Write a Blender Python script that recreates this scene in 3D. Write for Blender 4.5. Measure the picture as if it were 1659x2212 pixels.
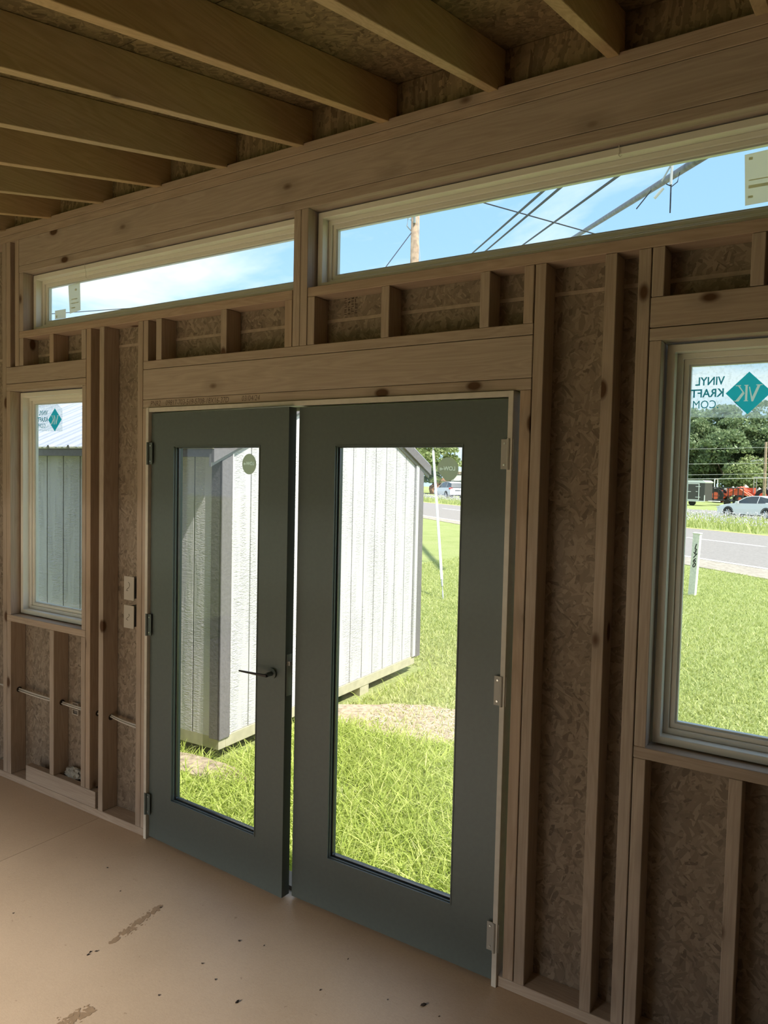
import bpy, bmesh, math, random
import numpy as np
from mathutils import Vector, Matrix

# ------------------------------------------------------------------ camera, world, sun, lights
S = bpy.context.scene
COL = S.collection
for o in list(bpy.data.objects): bpy.data.objects.remove(o)
R = math.radians
def cam_matrix(loc, yaw, pitch, roll):
    f = Vector((-math.sin(yaw)*math.cos(pitch), math.cos(yaw)*math.cos(pitch), math.sin(pitch)))
    r = Vector((math.cos(yaw), math.sin(yaw), 0)); u = r.cross(f)
    r2 = r*math.cos(roll)+u*math.sin(roll); u2 = r2.cross(f)
    return Matrix(((r2.x,u2.x,-f.x,loc[0]),(r2.y,u2.y,-f.y,loc[1]),(r2.z,u2.z,-f.z,loc[2]),(0,0,0,1)))
cd = bpy.data.cameras.new('camera'); cam = bpy.data.objects.new('camera', cd); COL.objects.link(cam)
cam.matrix_world = cam_matrix((0,-2.3,1.74685), R(32.5691), R(-2.72277), R(1.26695))
cd.sensor_fit = 'HORIZONTAL'; cd.sensor_width = 36; cd.lens = 36*1587.02/1659
cd.clip_start = .05; cd.clip_end = 600
S.camera = cam
S.view_settings.view_transform = 'Standard'; S.view_settings.look = 'None'
S.view_settings.gamma = 1; S.view_settings.use_curve_mapping = False
S.view_settings.exposure = 0.75

W = bpy.data.worlds.new('World'); S.world = W; W.use_nodes = True
nt = W.node_tree; nt.nodes.clear()
def N(t, **k):
    n = nt.nodes.new(t)
    for a, b in k.items(): setattr(n, a, b)
    return n
def L(a, b): nt.links.new(a, b)
def math_node(op, a=None, b=None):
    n = N('ShaderNodeMath', operation=op)
    for i, v in enumerate((a, b)):
        if v is None: continue
        if hasattr(v, 'is_linked') or hasattr(v, 'links'): L(v, n.inputs[i])
        else: n.inputs[i].default_value = v
    return n.outputs[0]
tc = N('ShaderNodeTexCoord'); sep = N('ShaderNodeSeparateXYZ'); L(tc.outputs['Generated'], sep.inputs[0])
zc = math_node('MAXIMUM', sep.outputs[2], 0.02)
grad = N('ShaderNodeValToRGB'); L(zc, grad.inputs[0])
cr = grad.color_ramp; cr.elements[0].position = 0.0; cr.elements[0].color = (.62,.84,1.0,1)
cr.elements[1].position = 1.0; cr.elements[1].color = (.16,.34,.72,1)
e = cr.elements.new(.30); e.color = (.36,.61,.94,1)
e = cr.elements.new(.12); e.color = (.50,.75,.99,1)
zz = math_node('ADD', zc, 0.12)
px = math_node('DIVIDE', sep.outputs[0], zz); py = math_node('DIVIDE', sep.outputs[1], zz)
cmb = N('ShaderNodeCombineXYZ'); L(px, cmb.inputs[0]); L(py, cmb.inputs[1]); cmb.inputs[2].default_value = 3.7
n1 = N('ShaderNodeTexNoise'); L(cmb.outputs[0], n1.inputs['Vector']); n1.inputs['Scale'].default_value = 1.05
n1.inputs['Detail'].default_value = 9; n1.inputs['Roughness'].default_value = .56; n1.inputs['Distortion'].default_value = .35
cl = N('ShaderNodeValToRGB'); L(n1.outputs[0], cl.inputs[0])
cl.color_ramp.elements[0].position = .42; cl.color_ramp.elements[0].color = (0,0,0,1)
cl.color_ramp.elements[1].position = .60; cl.color_ramp.elements[1].color = (1,1,1,1)
mx = N('ShaderNodeMix', data_type='RGBA'); L(cl.outputs[0], mx.inputs[0]); L(grad.outputs[0], mx.inputs[6]); mx.inputs[7].default_value = (.86,.93,1.0,1)
bg = N('ShaderNodeBackground'); L(mx.outputs[2], bg.inputs[0]); bg.inputs[1].default_value = .85
wo = N('ShaderNodeOutputWorld'); L(bg.outputs[0], wo.inputs[0])

sd = bpy.data.lights.new('sun', 'SUN'); sd.energy = 4.4; sd.angle = R(.6); sd.color = (1,.95,.86)
sun = bpy.data.objects.new('sun', sd); COL.objects.link(sun)
alt = R(54.9); hx, hy = .9953, -.0973
sdir = Vector((hx*math.cos(alt), hy*math.cos(alt), math.sin(alt)))
sun.rotation_euler = sdir.to_track_quat('Z','Y').to_euler(); sun.location = sdir*40

def area(name, loc, tgt, sx, sy, power, color):
    l = bpy.data.lights.new(name, 'AREA'); l.shape = 'RECTANGLE'; l.size = sx; l.size_y = sy; l.energy = power; l.color = color
    o = bpy.data.objects.new(name, l); COL.objects.link(o); o.location = loc
    o.rotation_euler = (Vector(loc)-Vector(tgt)).to_track_quat('Z','Y').to_euler(); return o
# fill lamps added at the back wall, behind the camera, to brighten the room
def spread(o,d): o.data.spread=R(d); return o
spread(area('fill_back_opening', (-3.2,-5.7,2.2), (-2.9,-2.4,0), 1.9, .06, 105, (1,.93,.84)),80)
area('fill_back_low', (-2.5,-4.87,.55), (-2.6,0,1.2), 1.6, 1.0, 1.2, (1,.95,.90))  # weak low fill, added to lift the front wall

# ------------------------------------------------------------------ helpers
class MB:
    def __init__(s): s.v=[]; s.f=[]; s.m=[]
    def add(s, vs, fs, mi=0):
        b=len(s.v); s.v+= [tuple(v) for v in vs]; s.f += [tuple(b+i for i in f) for f in fs]; s.m += [mi]*len(fs); return s
    def box(s,x0,x1,y0,y1,z0,z1,mi=0):
        return s.add([(x0,y0,z0),(x1,y0,z0),(x1,y1,z0),(x0,y1,z0),(x0,y0,z1),(x1,y0,z1),(x1,y1,z1),(x0,y1,z1)],
          [(3,2,1,0),(4,5,6,7),(0,1,5,4),(1,2,6,5),(2,3,7,6),(3,0,4,7)],mi)
    def prism(s, pts, a0, a1, axis='x', mi=0):
        # pts: polygon in the two other axes, extruded from a0 to a1 on axis
        n=len(pts)
        def P(p,a): return {'x':(a,p[0],p[1]),'y':(p[0],a,p[1]),'z':(p[0],p[1],a)}[axis]
        vs=[P(p,a0) for p in pts]+[P(p,a1) for p in pts]
        fs=[tuple(range(n))[::-1],tuple(range(n,2*n))]+[(i,(i+1)%n,n+(i+1)%n,n+i) for i in range(n)]
        return s.add(vs,fs,mi)
    def tube(s, pts, r, n=8, mi=0, cap=True):
        pts=[Vector(p) for p in pts]; rs=r if isinstance(r,(list,tuple)) else [r]*len(pts)
        vs=[]; 
        for i,p in enumerate(pts):
            d=(pts[min(i+1,len(pts)-1)]-pts[max(i-1,0)]).normalized()
            a=d.cross(Vector((0,0,1)) if abs(d.z)<.9 else Vector((1,0,0))).normalized(); b=d.cross(a)
            vs+=[tuple(p+(a*math.cos(2*math.pi*k/n)+b*math.sin(2*math.pi*k/n))*rs[i]) for k in range(n)]
        fs=[]
        for i in range(len(pts)-1):
            for k in range(n): fs.append((i*n+k,i*n+(k+1)%n,(i+1)*n+(k+1)%n,(i+1)*n+k))
        if cap: fs+= [tuple(range(n))[::-1], tuple((len(pts)-1)*n+k for k in range(n))]
        return s.add(vs,fs,mi)
    def frame(s,x0,x1,z0,z1,w,y0,y1,mi=0):   # rectangular ring in the xz plane, w wide, mitred
        o=[(x0,z0),(x1,z0),(x1,z1),(x0,z1)]; i=[(x0+w,z0+w),(x1-w,z0+w),(x1-w,z1-w),(x0+w,z1-w)]
        vs=[(a,y0,b) for a,b in o]+[(a,y0,b) for a,b in i]+[(a,y1,b) for a,b in o]+[(a,y1,b) for a,b in i]
        fs=[]
        for k in range(4):
            j=(k+1)%4
            fs+=[(k,j,4+j,4+k),(8+j,8+k,12+k,12+j),(k,8+k,8+j,j),(4+k,4+j,12+j,12+k)]
        return s.add(vs,fs,mi)
    def build(s,name,mat,parent=None,local=False,smooth=False,bevel=0,kind=None,label=None):
        me=bpy.data.meshes.new(name); me.from_pydata(s.v,[],s.f); me.update()
        for m in (mat if isinstance(mat,(list,tuple)) else [mat]): me.materials.append(m)
        if any(s.m): me.polygons.foreach_set('material_index',s.m)
        bm=bmesh.new(); bm.from_mesh(me); bmesh.ops.recalc_face_normals(bm,faces=bm.faces)
        if bevel: bmesh.ops.bevel(bm,geom=bm.edges[:],offset=bevel,segments=1,affect='EDGES',clamp_overlap=True)
        bm.to_mesh(me); bm.free()
        if smooth: me.polygons.foreach_set('use_smooth',[True]*len(me.polygons))
        o=bpy.data.objects.new(name,me); COL.objects.link(o)
        if parent is not None:
            o.parent=parent
            if not local: o.matrix_parent_inverse=parent.matrix_basis.inverted()
        if kind: o['kind']=kind
        if label: o['label']=label
        return o
def box(name,mat,x0,x1,y0,y1,z0,z1,parent=None,bevel=0,**k):
    """box mesh centred on its own origin, so grain differs from piece to piece"""
    cx,cy,cz=(x0+x1)/2,(y0+y1)/2,(z0+z1)/2
    m=MB(); m.box(x0-cx,x1-cx,y0-cy,y1-cy,z0-cz,z1-cz); o=m.build(name,mat,None,bevel=bevel,**k); o.location=(cx,cy,cz)
    if parent is not None: o.parent=parent; o.matrix_parent_inverse=parent.matrix_basis.inverted()
    return o
def empty(name,loc=(0,0,0),rz=0,label=None,cat=None,group=None,kind=None):
    o=bpy.data.objects.new(name,None); COL.objects.link(o); o.location=loc; o.rotation_euler=(0,0,rz); o.empty_display_size=.1
    tag(o,label,cat,group,kind); return o
def tag(o,label=None,cat=None,group=None,kind=None):
    if label: o['label']=label
    if cat: o['category']=cat
    if group: o['group']=group
    if kind: o['kind']=kind
    return o
def copy_tree(o,parent=None):
    c=o.copy(); COL.objects.link(c)
    if parent is not None: c.parent=parent
    for ch in list(o.children): copy_tree(ch,c)
    return c

# ------------------------------------------------------------------ materials
def newmat(name):
    m=bpy.data.materials.new(name); m.use_nodes=True; t=m.node_tree; b=t.nodes['Principled BSDF']; return m,t,b
def flat(name,col,rough=.6,metal=0,spec=.4,noise=0,nscale=8,bump=0):
    m,t,b=newmat(name); b.inputs['Base Color'].default_value=(*col,1); b.inputs['Roughness'].default_value=rough
    b.inputs['Metallic'].default_value=metal; b.inputs['Specular IOR Level'].default_value=spec
    if noise or bump:
        tcn=t.nodes.new('ShaderNodeTexCoord'); n=t.nodes.new('ShaderNodeTexNoise'); n.inputs['Scale'].default_value=nscale; n.inputs['Detail'].default_value=5
        t.links.new(tcn.outputs['Object'],n.inputs['Vector'])
        if noise:
            r=t.nodes.new('ShaderNodeValToRGB'); r.color_ramp.elements[0].position=.3; r.color_ramp.elements[1].position=.7
            r.color_ramp.elements[0].color=(*[c*(1-noise) for c in col],1); r.color_ramp.elements[1].color=(*[min(1,c*(1+noise)) for c in col],1)
            t.links.new(n.outputs[0],r.inputs[0]); t.links.new(r.outputs[0],b.inputs['Base Color'])
        if bump:
            bp=t.nodes.new('ShaderNodeBump'); bp.inputs['Strength'].default_value=bump; bp.inputs['Distance'].default_value=.01
            t.links.new(n.outputs[0],bp.inputs['Height']); t.links.new(bp.outputs[0],b.inputs['Normal'])
    return m
class NT:
    """tiny node-graph helper"""
    def __init__(s,t): s.t=t
    def n(s,ty,ins=None,**k):
        nd=s.t.nodes.new(ty)
        for a,v in k.items(): setattr(nd,a,v)
        for i,v in (ins or {}).items():
            if hasattr(v,'default_value') and hasattr(v,'node'): s.t.links.new(v,nd.inputs[i])
            else: nd.inputs[i].default_value=v
        return nd
    def ramp(s,fac,stops):
        r=s.n('ShaderNodeValToRGB',{0:fac}); c=r.color_ramp
        while len(c.elements)<len(stops): c.elements.new(.5)
        for e,(p,col) in zip(c.elements,stops): e.position=p; e.color=(*col,1) if len(col)==3 else col
        return r.outputs[0]
    def mix(s,f,a,b,bt='MIX'):
        m=s.n('ShaderNodeMix',data_type='RGBA',blend_type=bt)
        for i,v in ((0,f),(6,a),(7,b)):
            if hasattr(v,'node'): s.t.links.new(v,m.inputs[i])
            else: m.inputs[i].default_value=(*v,1) if isinstance(v,tuple) and len(v)==3 else v
        return m.outputs[2]
    def m(s,op,a,b=0.0,c=None):
        nd=s.n('ShaderNodeMath',operation=op)
        for i,v in enumerate((a,b,c)):
            if v is None: continue
            if hasattr(v,'node'): s.t.links.new(v,nd.inputs[i])
            else: nd.inputs[i].default_value=v
        return nd.outputs[0]
def wood(name,axis,light=(.49,.41,.33),dark=(.365,.29,.225),knots=True):
    m,t,b=newmat(name); g=NT(t)
    tcn=g.n('ShaderNodeTexCoord'); oi=g.n('ShaderNodeObjectInfo')
    off=g.m('MULTIPLY',oi.outputs['Random'],37.0); cb=g.n('ShaderNodeCombineXYZ',{0:off,1:off,2:off})
    v=g.n('ShaderNodeVectorMath',{0:tcn.outputs['Object'],1:cb.outputs[0]},operation='ADD').outputs[0]
    sc=[9,9,9]; sc[axis]=.55
    mp=g.n('ShaderNodeMapping',{0:v,3:tuple(sc)}).outputs[0]
    wv=g.n('ShaderNodeTexNoise',{'Vector':mp,'Scale':1.6,'Detail':3.0,'Distortion':1.2}).outputs[0]
    rings=g.m('FRACT',g.m('MULTIPLY',wv,9.0))
    rg=g.m('ABSOLUTE',g.m('SUBTRACT',rings,.5))
    sc2=[90,90,90]; sc2[axis]=3
    fine=g.n('ShaderNodeTexNoise',{'Vector':g.n('ShaderNodeMapping',{0:v,3:tuple(sc2)}).outputs[0],'Scale':1.5,'Detail':2.0}).outputs[0]
    f=g.m('ADD',g.m('MULTIPLY',rg,.55),g.m('MULTIPLY',fine,.55))
    c=g.ramp(f,[(.15,light),(.75,dark)])
    tint=g.ramp(oi.outputs['Random'],[(0,(.90,.86,.82)),(.5,(1,1,1)),(1,(1.0,.90,.80))])
    c=g.mix(1.0,c,tint,'MULTIPLY')
    if knots:
        ks=[5.5,5.5,5.5]; ks[axis]=3.0
        vo=g.n('ShaderNodeTexVoronoi',{'Vector':g.n('ShaderNodeMapping',{0:v,3:tuple(ks)}).outputs[0],'Scale':1.0}).outputs['Distance']
        kf=g.ramp(vo,[(.075,(1,1,1)),(.12,(0,0,0))])
        halo=g.ramp(vo,[(.12,(.45,.45,.45)),(.27,(0,0,0))])
        c=g.mix(halo,c,tuple(x*.75 for x in dark)); c=g.mix(kf,c,(.09,.045,.02))
    t.links.new(c,b.inputs['Base Color']); b.inputs['Roughness'].default_value=.72; b.inputs['Specular IOR Level'].default_value=.25
    bp=g.n('ShaderNodeBump',{'Strength':.18,'Distance':.002,'Height':f}); t.links.new(bp.outputs[0],b.inputs['Normal'])
    return m
WX=wood('pine_grain_x',0); WY=wood('pine_grain_y',1,(.62,.51,.30),(.46,.36,.20)); WZ=wood('pine_grain_z',2)
def osb_mat(name,plane,lo=(.17,.13,.095),mid=(.265,.21,.155),hi=(.35,.28,.21)):
    m,t,b=newmat(name); g=NT(t); tcn=g.n('ShaderNodeTexCoord')
    v=tcn.outputs['Object']
    wn=g.n('ShaderNodeTexNoise',{'Vector':v,'Scale':3.5,'Detail':2.0}).outputs['Color']
    sh=g.n('ShaderNodeVectorMath',{0:wn,1:(.5,.5,.5)},operation='SUBTRACT').outputs[0]
    sh=g.n('ShaderNodeVectorMath',{0:sh,'Scale':.12},operation='SCALE').outputs[0]
    v2=g.n('ShaderNodeVectorMath',{0:v,1:sh},operation='ADD').outputs[0]
    outs=[];edges=[]
    for ang,st,so in ((.35,(19,80),0),(1.25,(20,74),3.1),(2.3,(22,90),7.7)):
        rot=[0,0,0]; scl=[20,20,20]
        if plane=='xz': rot[1]=ang; scl[0]=st[0]; scl[2]=st[1]; scl[1]=1
        else: rot[2]=ang; scl[0]=st[0]; scl[1]=st[1]; scl[2]=1
        r1=g.n('ShaderNodeMapping',{0:v2,2:tuple(rot),1:(so,so,so)}).outputs[0]
        mp=g.n('ShaderNodeMapping',{0:r1,3:tuple(scl)}).outputs[0]
        vo=g.n('ShaderNodeTexVoronoi',{'Vector':mp,'Scale':1.0,'Randomness':1.0})
        outs.append(g.n('ShaderNodeSeparateColor',{0:vo.outputs['Color']}).outputs[0])
    sel=g.n('ShaderNodeTexNoise',{'Vector':v,'Scale':34.0,'Detail':2.0}).outputs[0]
    s1=g.ramp(sel,[(.46,(0,0,0)),(.48,(1,1,1))]); s2=g.ramp(g.n('ShaderNodeTexNoise',{'Vector':v,'Scale':27.0,'Detail':2.0}).outputs['Color'],[(.52,(0,0,0)),(.54,(1,1,1))])
    f=g.mix(s1,outs[0],outs[1]); f=g.mix(s2,f,outs[2])
    c=g.ramp(f,[(.0,lo),(.12,tuple((a+b_)/2 for a,b_ in zip(lo,mid))),(.5,mid),(1,hi)])
    t.links.new(c,b.inputs['Base Color']); b.inputs['Roughness'].default_value=.8; b.inputs['Specular IOR Level'].default_value=.2
    bp=g.n('ShaderNodeBump',{'Strength':.35,'Distance':.003,'Height':f}); t.links.new(bp.outputs[0],b.inputs['Normal'])
    return m
OSB=osb_mat('osb_sheathing','xz'); OSBR=osb_mat('osb_roof_deck','xy',(.14,.10,.05),(.25,.19,.10),(.36,.27,.14))
VIN=flat('almond_vinyl',(.78,.76,.67),.38,spec=.5)
VIN2=flat('white_glazing_bead',(.60,.63,.60),.35,spec=.5)
HNG=flat('painted_hinge',(.42,.40,.35),.45)
JAMB=flat('primed_jamb_paint',(.62,.58,.50),.5,noise=.06,nscale=30)
DOORM=flat('dark_green_grey_door_paint',(.095,.118,.108),.45,spec=.5,noise=.05,nscale=60)
BLACK=flat('black_metal',(.02,.02,.022),.35,metal=.3)
STEEL=flat('brushed_steel',(.55,.54,.50),.35,metal=.9)
SEALM=flat('black_sealant',(.05,.055,.055),.16,spec=.8)
PLATE=flat('grey_white_plastic',(.50,.45,.38),.5)
CABLE=flat('pale_cable_sheath',(.62,.58,.50),.5)
PENCIL=flat('pencil_mark',(.10,.07,.05),.8)
INS=flat('white_fibre_wool',(.36,.35,.30),.95,noise=.25,nscale=60,bump=1)
def glassm(name,tint=(.94,.965,.955),refl=.06,fog=.0):
    m=bpy.data.materials.new(name); m.use_nodes=True; t=m.node_tree; t.nodes.clear(); g=NT(t)
    tr=g.n('ShaderNodeBsdfTransparent',{0:(*tint,1)}); gl=g.n('ShaderNodeBsdfGlossy',{0:(.9,.95,.95,1),'Roughness':.03})
    lw=g.n('ShaderNodeLayerWeight',{'Blend':.5}).outputs['Facing']; fr=g.m('ADD',.018,g.m('MULTIPLY',g.m('POWER',lw,4.0),.35)); ms=g.n('ShaderNodeMixShader',{0:fr})
    t.links.new(tr.outputs[0],ms.inputs[1]); t.links.new(gl.outputs[0],ms.inputs[2]); last=ms.outputs[0]
    if fog:
        tcn=g.n('ShaderNodeTexCoord'); nn=g.n('ShaderNodeTexNoise',{'Vector':tcn.outputs['Object'],'Scale':90.0,'Detail':3.0}).outputs[0]
        ff=g.ramp(nn,[(.5,(fog,)*3),(.72,(min(1,fog*2.2),)*3)])
        df=g.n('ShaderNodeBsdfTranslucent',{0:(.8,.85,.85,1)}); m2=g.n('ShaderNodeMixShader',{0:ff}); t.links.new(last,m2.inputs[1]); t.links.new(df.outputs[0],m2.inputs[2]); last=m2.outputs[0]
    o=g.n('ShaderNodeOutputMaterial'); t.links.new(last,o.inputs[0]); return m
GLASS=glassm('window_glass'); DGLASS=glassm('door_glass',(.95,.96,.955),fog=.0)
FILM=glassm('clear_sticker_film',(.95,.97,.97),fog=.16)
def transl(name,col,mixf=.6):
    m=bpy.data.materials.new(name); m.use_nodes=True; t=m.node_tree; b=t.nodes['Principled BSDF']; g=NT(t)
    b.inputs['Base Color'].default_value=(*col,1); b.inputs['Roughness'].default_value=.7
    tl=g.n('ShaderNodeBsdfTranslucent',{0:(*col,1)}); ms=g.n('ShaderNodeMixShader',{0:mixf}); t.links.new(b.outputs[0],ms.inputs[1]); t.links.new(tl.outputs[0],ms.inputs[2])
    t.links.new(ms.outputs[0],t.nodes['Material Output'].inputs[0]); return m
TEAL=transl('teal_print',(.03,.50,.60),.75); TEALD=transl('dark_teal_print',(.04,.30,.38),.75); WPRINT=transl('pale_print',(.75,.85,.80),.7)
PAPER=transl('backlit_label_paper',(.62,.57,.42),.8); PAPER2=transl('pale_label_print',(.80,.76,.60),.8)
SEAL=transl('grey_green_seal_paper',(.62,.64,.52),.8); SEAL2=transl('seal_lettering',(.85,.90,.75),.8)

# floor: brown coated panels
def floor_mat():
    m,t,b=newmat('tan_floor_panel'); g=NT(t); v=g.n('ShaderNodeTexCoord').outputs['Object']
    a=g.n('ShaderNodeTexNoise',{'Vector':v,'Scale':2.3,'Detail':5.0,'Roughness':.6}).outputs[0]
    f=g.n('ShaderNodeTexNoise',{'Vector':g.n('ShaderNodeMapping',{0:v,3:(30,90,1)}).outputs[0],'Scale':3.0,'Detail':3.0,'Distortion':1.5}).outputs[0]
    c=g.ramp(a,[(.3,(.42,.315,.215)),(.7,(.50,.38,.265))]); c=g.mix(.35,c,g.ramp(f,[(.35,(.39,.29,.20)),(.65,(.53,.41,.29))]))
    sp=g.n('ShaderNodeTexNoise',{'Vector':v,'Scale':42.0,'Detail':2.0}).outputs[0]
    c=g.mix(g.ramp(sp,[(.73,(0,0,0)),(.78,(.5,.5,.5))]),c,(.20,.13,.08))
    t.links.new(c,b.inputs['Base Color']); b.inputs['Roughness'].default_value=.42; b.inputs['Specular IOR Level'].default_value=.35
    t.links.new(g.n('ShaderNodeBump',{'Strength':.12,'Distance':.002,'Height':f}).outputs[0],b.inputs['Normal']); return m
FLOOR=floor_mat()

# ------------------------------------------------------------------ room shell
XL,XR,YB=-5.9,2.7,-4.9
fl=box('floor',flat('subfloor',(.12,.08,.05),.9),XL,XR,YB,.10,-.03,-.0125,kind='structure')
xs=[XL,-5.57,-3.13,.53,XR]
for a,b_ in zip(xs,xs[1:]):
    for y0,y1 in ((YB,-3.05),(-3.047,.10)):
        box('floor_panel',FLOOR,a+.001,b_-.001,y0,y1,-.0125,0,parent=fl)
rim=box('trim_1',WX,XL,XR,.012,.09,-.17,-.031,kind='structure')
XK=[]
wf=MB()
# sheathing around the openings (two boards stacked, joint at z 2.36)
def sheet(mb,rects,z0,z1):
    for x0,x1 in rects: mb.box(x0,x1,.089,.101,z0,z1)
LW=(-3.913,-3.281,.938,2.172); RW=(-.502,.130,.938,2.172); CL=(-3.789,-1.925,2.487,2.796); CR=(-1.851,.013,2.487,2.796)
DO=(-2.787,-.946,0,2.044)
for x0,x1,z0,z1 in ((XL,LW[0],-.03,2.358),(LW[0],LW[1],-.03,.938),(LW[0],LW[1],2.172,2.358),(LW[1],DO[0],-.03,2.358),(DO[0],DO[1],2.044,2.358),(DO[1],RW[0],-.03,2.358),(RW[0],RW[1],-.03,.938),(RW[0],RW[1],2.172,2.358),(RW[1],XR,-.03,2.358)):
    wf.box(x0,x1,.089,.101,z0,z1)
wall=wf.build('wall_front',OSB,kind='structure')
up=MB()
for x0,x1,z0,z1 in ((XL,CL[0],2.372,3.05),(CL[0],CL[1],2.372,2.487),(CL[0],CL[1],2.796,3.05),(CL[1],CR[0],2.372,3.05),(CR[0],CR[1],2.372,2.487),(CR[0],CR[1],2.796,3.05),(CR[1],XR,2.372,3.05)):
    up.box(x0,x1,.089,.101,z0,z1)
up.build('sheathing_panel',OSB,wall)
strip=flat('pale_panel_edge',(.42,.33,.25),.8,noise=.15,nscale=30)
box('joint_strip',strip,XL,XR,.087,.101,2.3585,2.3715,parent=wall)
def vstud(name,x0,x1,z0,z1,y1=.0885): return box(name,WZ,x0+.0008,x1-.0008,0,y1,z0,z1,parent=wall,bevel=.0018)
def hplate(name,x0,x1,z0,z1,y0=0,y1=.0885): return box(name,WX,x0,x1,y0,y1,z0+.0008,z1-.0008,parent=wall,bevel=.0018)
hplate('sole_plate',XL,-2.789,0,.038); hplate('sole_plate',-.964,XR,0,.038)
hplate('blocking',-3.77,-3.165,.038,.124,0,.038)
hplate('top_plate',XL,XR,3.013,3.051); hplate('top_plate',XL,XR,2.975,3.013)
hplate('header',-3.828,.052,2.834,2.975); hplate('header_plate',-3.828,.052,2.796,2.834)
hplate('window_sill_plate',-3.828,-1.927,2.449,2.487); hplate('window_sill_plate',-1.849,.052,2.449,2.487)
for a,b_ in ((-1.925,-1.888),(-1.888,-1.851)): vstud('mullion_stud',a,b_,2.262,2.796)
vstud('trimmer_stud',-3.828,-3.789,2.487,2.796); vstud('trimmer_stud',.013,.050,2.487,2.796)
vstud('king_stud',-3.868,-3.830,2.303,2.975); vstud('stud',-3.951,-3.911,2.303,2.975); vstud('king_stud',-3.990,-3.952,.038,2.975)
# left window
hplate('header',-3.951,-3.250,2.211,2.302); hplate('header_plate',-3.951,-3.250,2.172,2.210); hplate('window_sill_plate',-3.951,-3.249,.901,.938)
vstud('trimmer_stud',-3.951,-3.913,.938,2.172); vstud('trimmer_stud',-3.281,-3.249,.938,2.172); vstud('cripple_stud',-3.951,-3.913,.038,.901)
vstud('cripple_stud',-3.553,-3.515,.1245,.901); vstud('cripple_stud',-3.285,-3.249,.1245,.901)
vstud('king_stud',-3.247,-3.210,.1245,2.449); vstud('stud',-3.144,-3.107,.038,2.449)
for a,b_ in ((-3.826,-3.789),(-3.555,-3.518),(-3.287,-3.250)): vstud('cripple_stud',a,b_,2.303,2.449)
# doorway
vstud('king_stud',-2.860,-2.823,.038,2.449); vstud('trimmer_stud',-2.822,-2.787,.038,2.044)
hplate('header_plate',-2.821,-.907,2.044,2.083); hplate('header',-2.821,-.907,2.083,2.223); hplate('header_plate',-2.821,-.907,2.2235,2.262)
for a,b_ in ((-2.821,-2.787),(-2.734,-2.696),(-2.323,-2.287),(-1.966,-1.927),(-1.849,-1.813),(-1.503,-1.466),(-1.102,-1.065),(-.944,-.908)): vstud('cripple_stud',a,b_,2.262,2.449)
vstud('trimmer_stud',-.946,-.907,.038,2.044); vstud('king_stud',-.905,-.867,.038,2.449); vstud('stud',-.679,-.641,.038,2.449)
# right window
vstud('king_stud',-.578,-.540,.038,2.449); vstud('trimmer_stud',-.538,-.502,.938,2.172)
hplate('header',-.538,.168,2.211,2.302); hplate('header_plate',-.538,.168,2.172,2.210); hplate('window_sill_plate',-.538,.168,.901,.938)
for a,b_ in ((-.538,-.500),(-.269,-.231),(.130,.166)): vstud('cripple_stud',a,b_,.038,.901)
for a,b_ in ((-.538,-.501),(-.272,-.235),(.015,.050)): vstud('cripple_stud',a,b_,2.303,2.449)
vstud('trimmer_stud',.130,.166,.938,2.172); vstud('king_stud',.170,.207,.038,2.975)
for x in (-4.36,-4.77,-5.18,-5.59,.55,.96,1.37,1.78,2.19): vstud('stud',x-.019,x+.019,.038,2.975)

# other walls of the room (behind and beside the camera)
SL=.2217
def deckz(y): return 3.040+SL*y+.143
def side_wall(name,x0,x1,opens=()):
    m=MB(); m.prism([(YB,-.03),(.10,-.03),(.10,3.05),(YB,3.05+SL*YB)],x0,x1,'x'); return m.build(name,OSB,kind='structure')
wr=side_wall('wall_right',XR,XR+.012)
for y in (-.45,-.86,-1.27,-1.68,-2.09,-2.5,-2.91,-3.32,-3.73,-4.14,-4.55): box('stud',WZ,XR-.09,XR,y-.019,y+.019,.038,3.0+SL*y,parent=wr)
wl=MB(); 
wl.box(XL-.012,XL,YB,-4.0,-.03,2.0); wl.box(XL-.012,XL,-1.8,.1,-.03,2.3); wl.prism([(YB,2.0),(-1.8,2.0),(-1.8,2.3),(.1,2.3),(.1,3.05),(YB,3.05+SL*YB-.02)],XL-.012,XL,'x')
wlo=wl.build('wall_left',OSB,kind='structure')
for y in (-.45,-.86,-1.27,-1.68,-4.14,-4.55): box('stud',WZ,XL,XL+.089,y-.019,y+.019,.038,3.0+SL*y,parent=wlo)
wb=MB(); wb.box(XL,-4.5,YB-.012,YB,-.03,1.95); wb.box(-2.1,XR,YB-.012,YB,-.03,1.95)
wb.box(-4.5,-2.1,YB-.012,YB,1.87,2.09); wb.box(XL,-4.5,YB-.012,YB,1.95,2.09); wb.box(-2.1,XR,YB-.012,YB,1.95,2.09)  # unseen header over the opening, its lower edge set to cut the added fill
wbo=wb.build('wall_back',OSB,kind='structure')
for x in (-5.4,-4.95,-1.9,-1.49,-1.08,-.67,-.26,.15,.56,.97,1.38,1.79,2.2): box('stud',WZ,x-.019,x+.019,YB,YB+.089,.0,1.93,parent=wbo)

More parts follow.
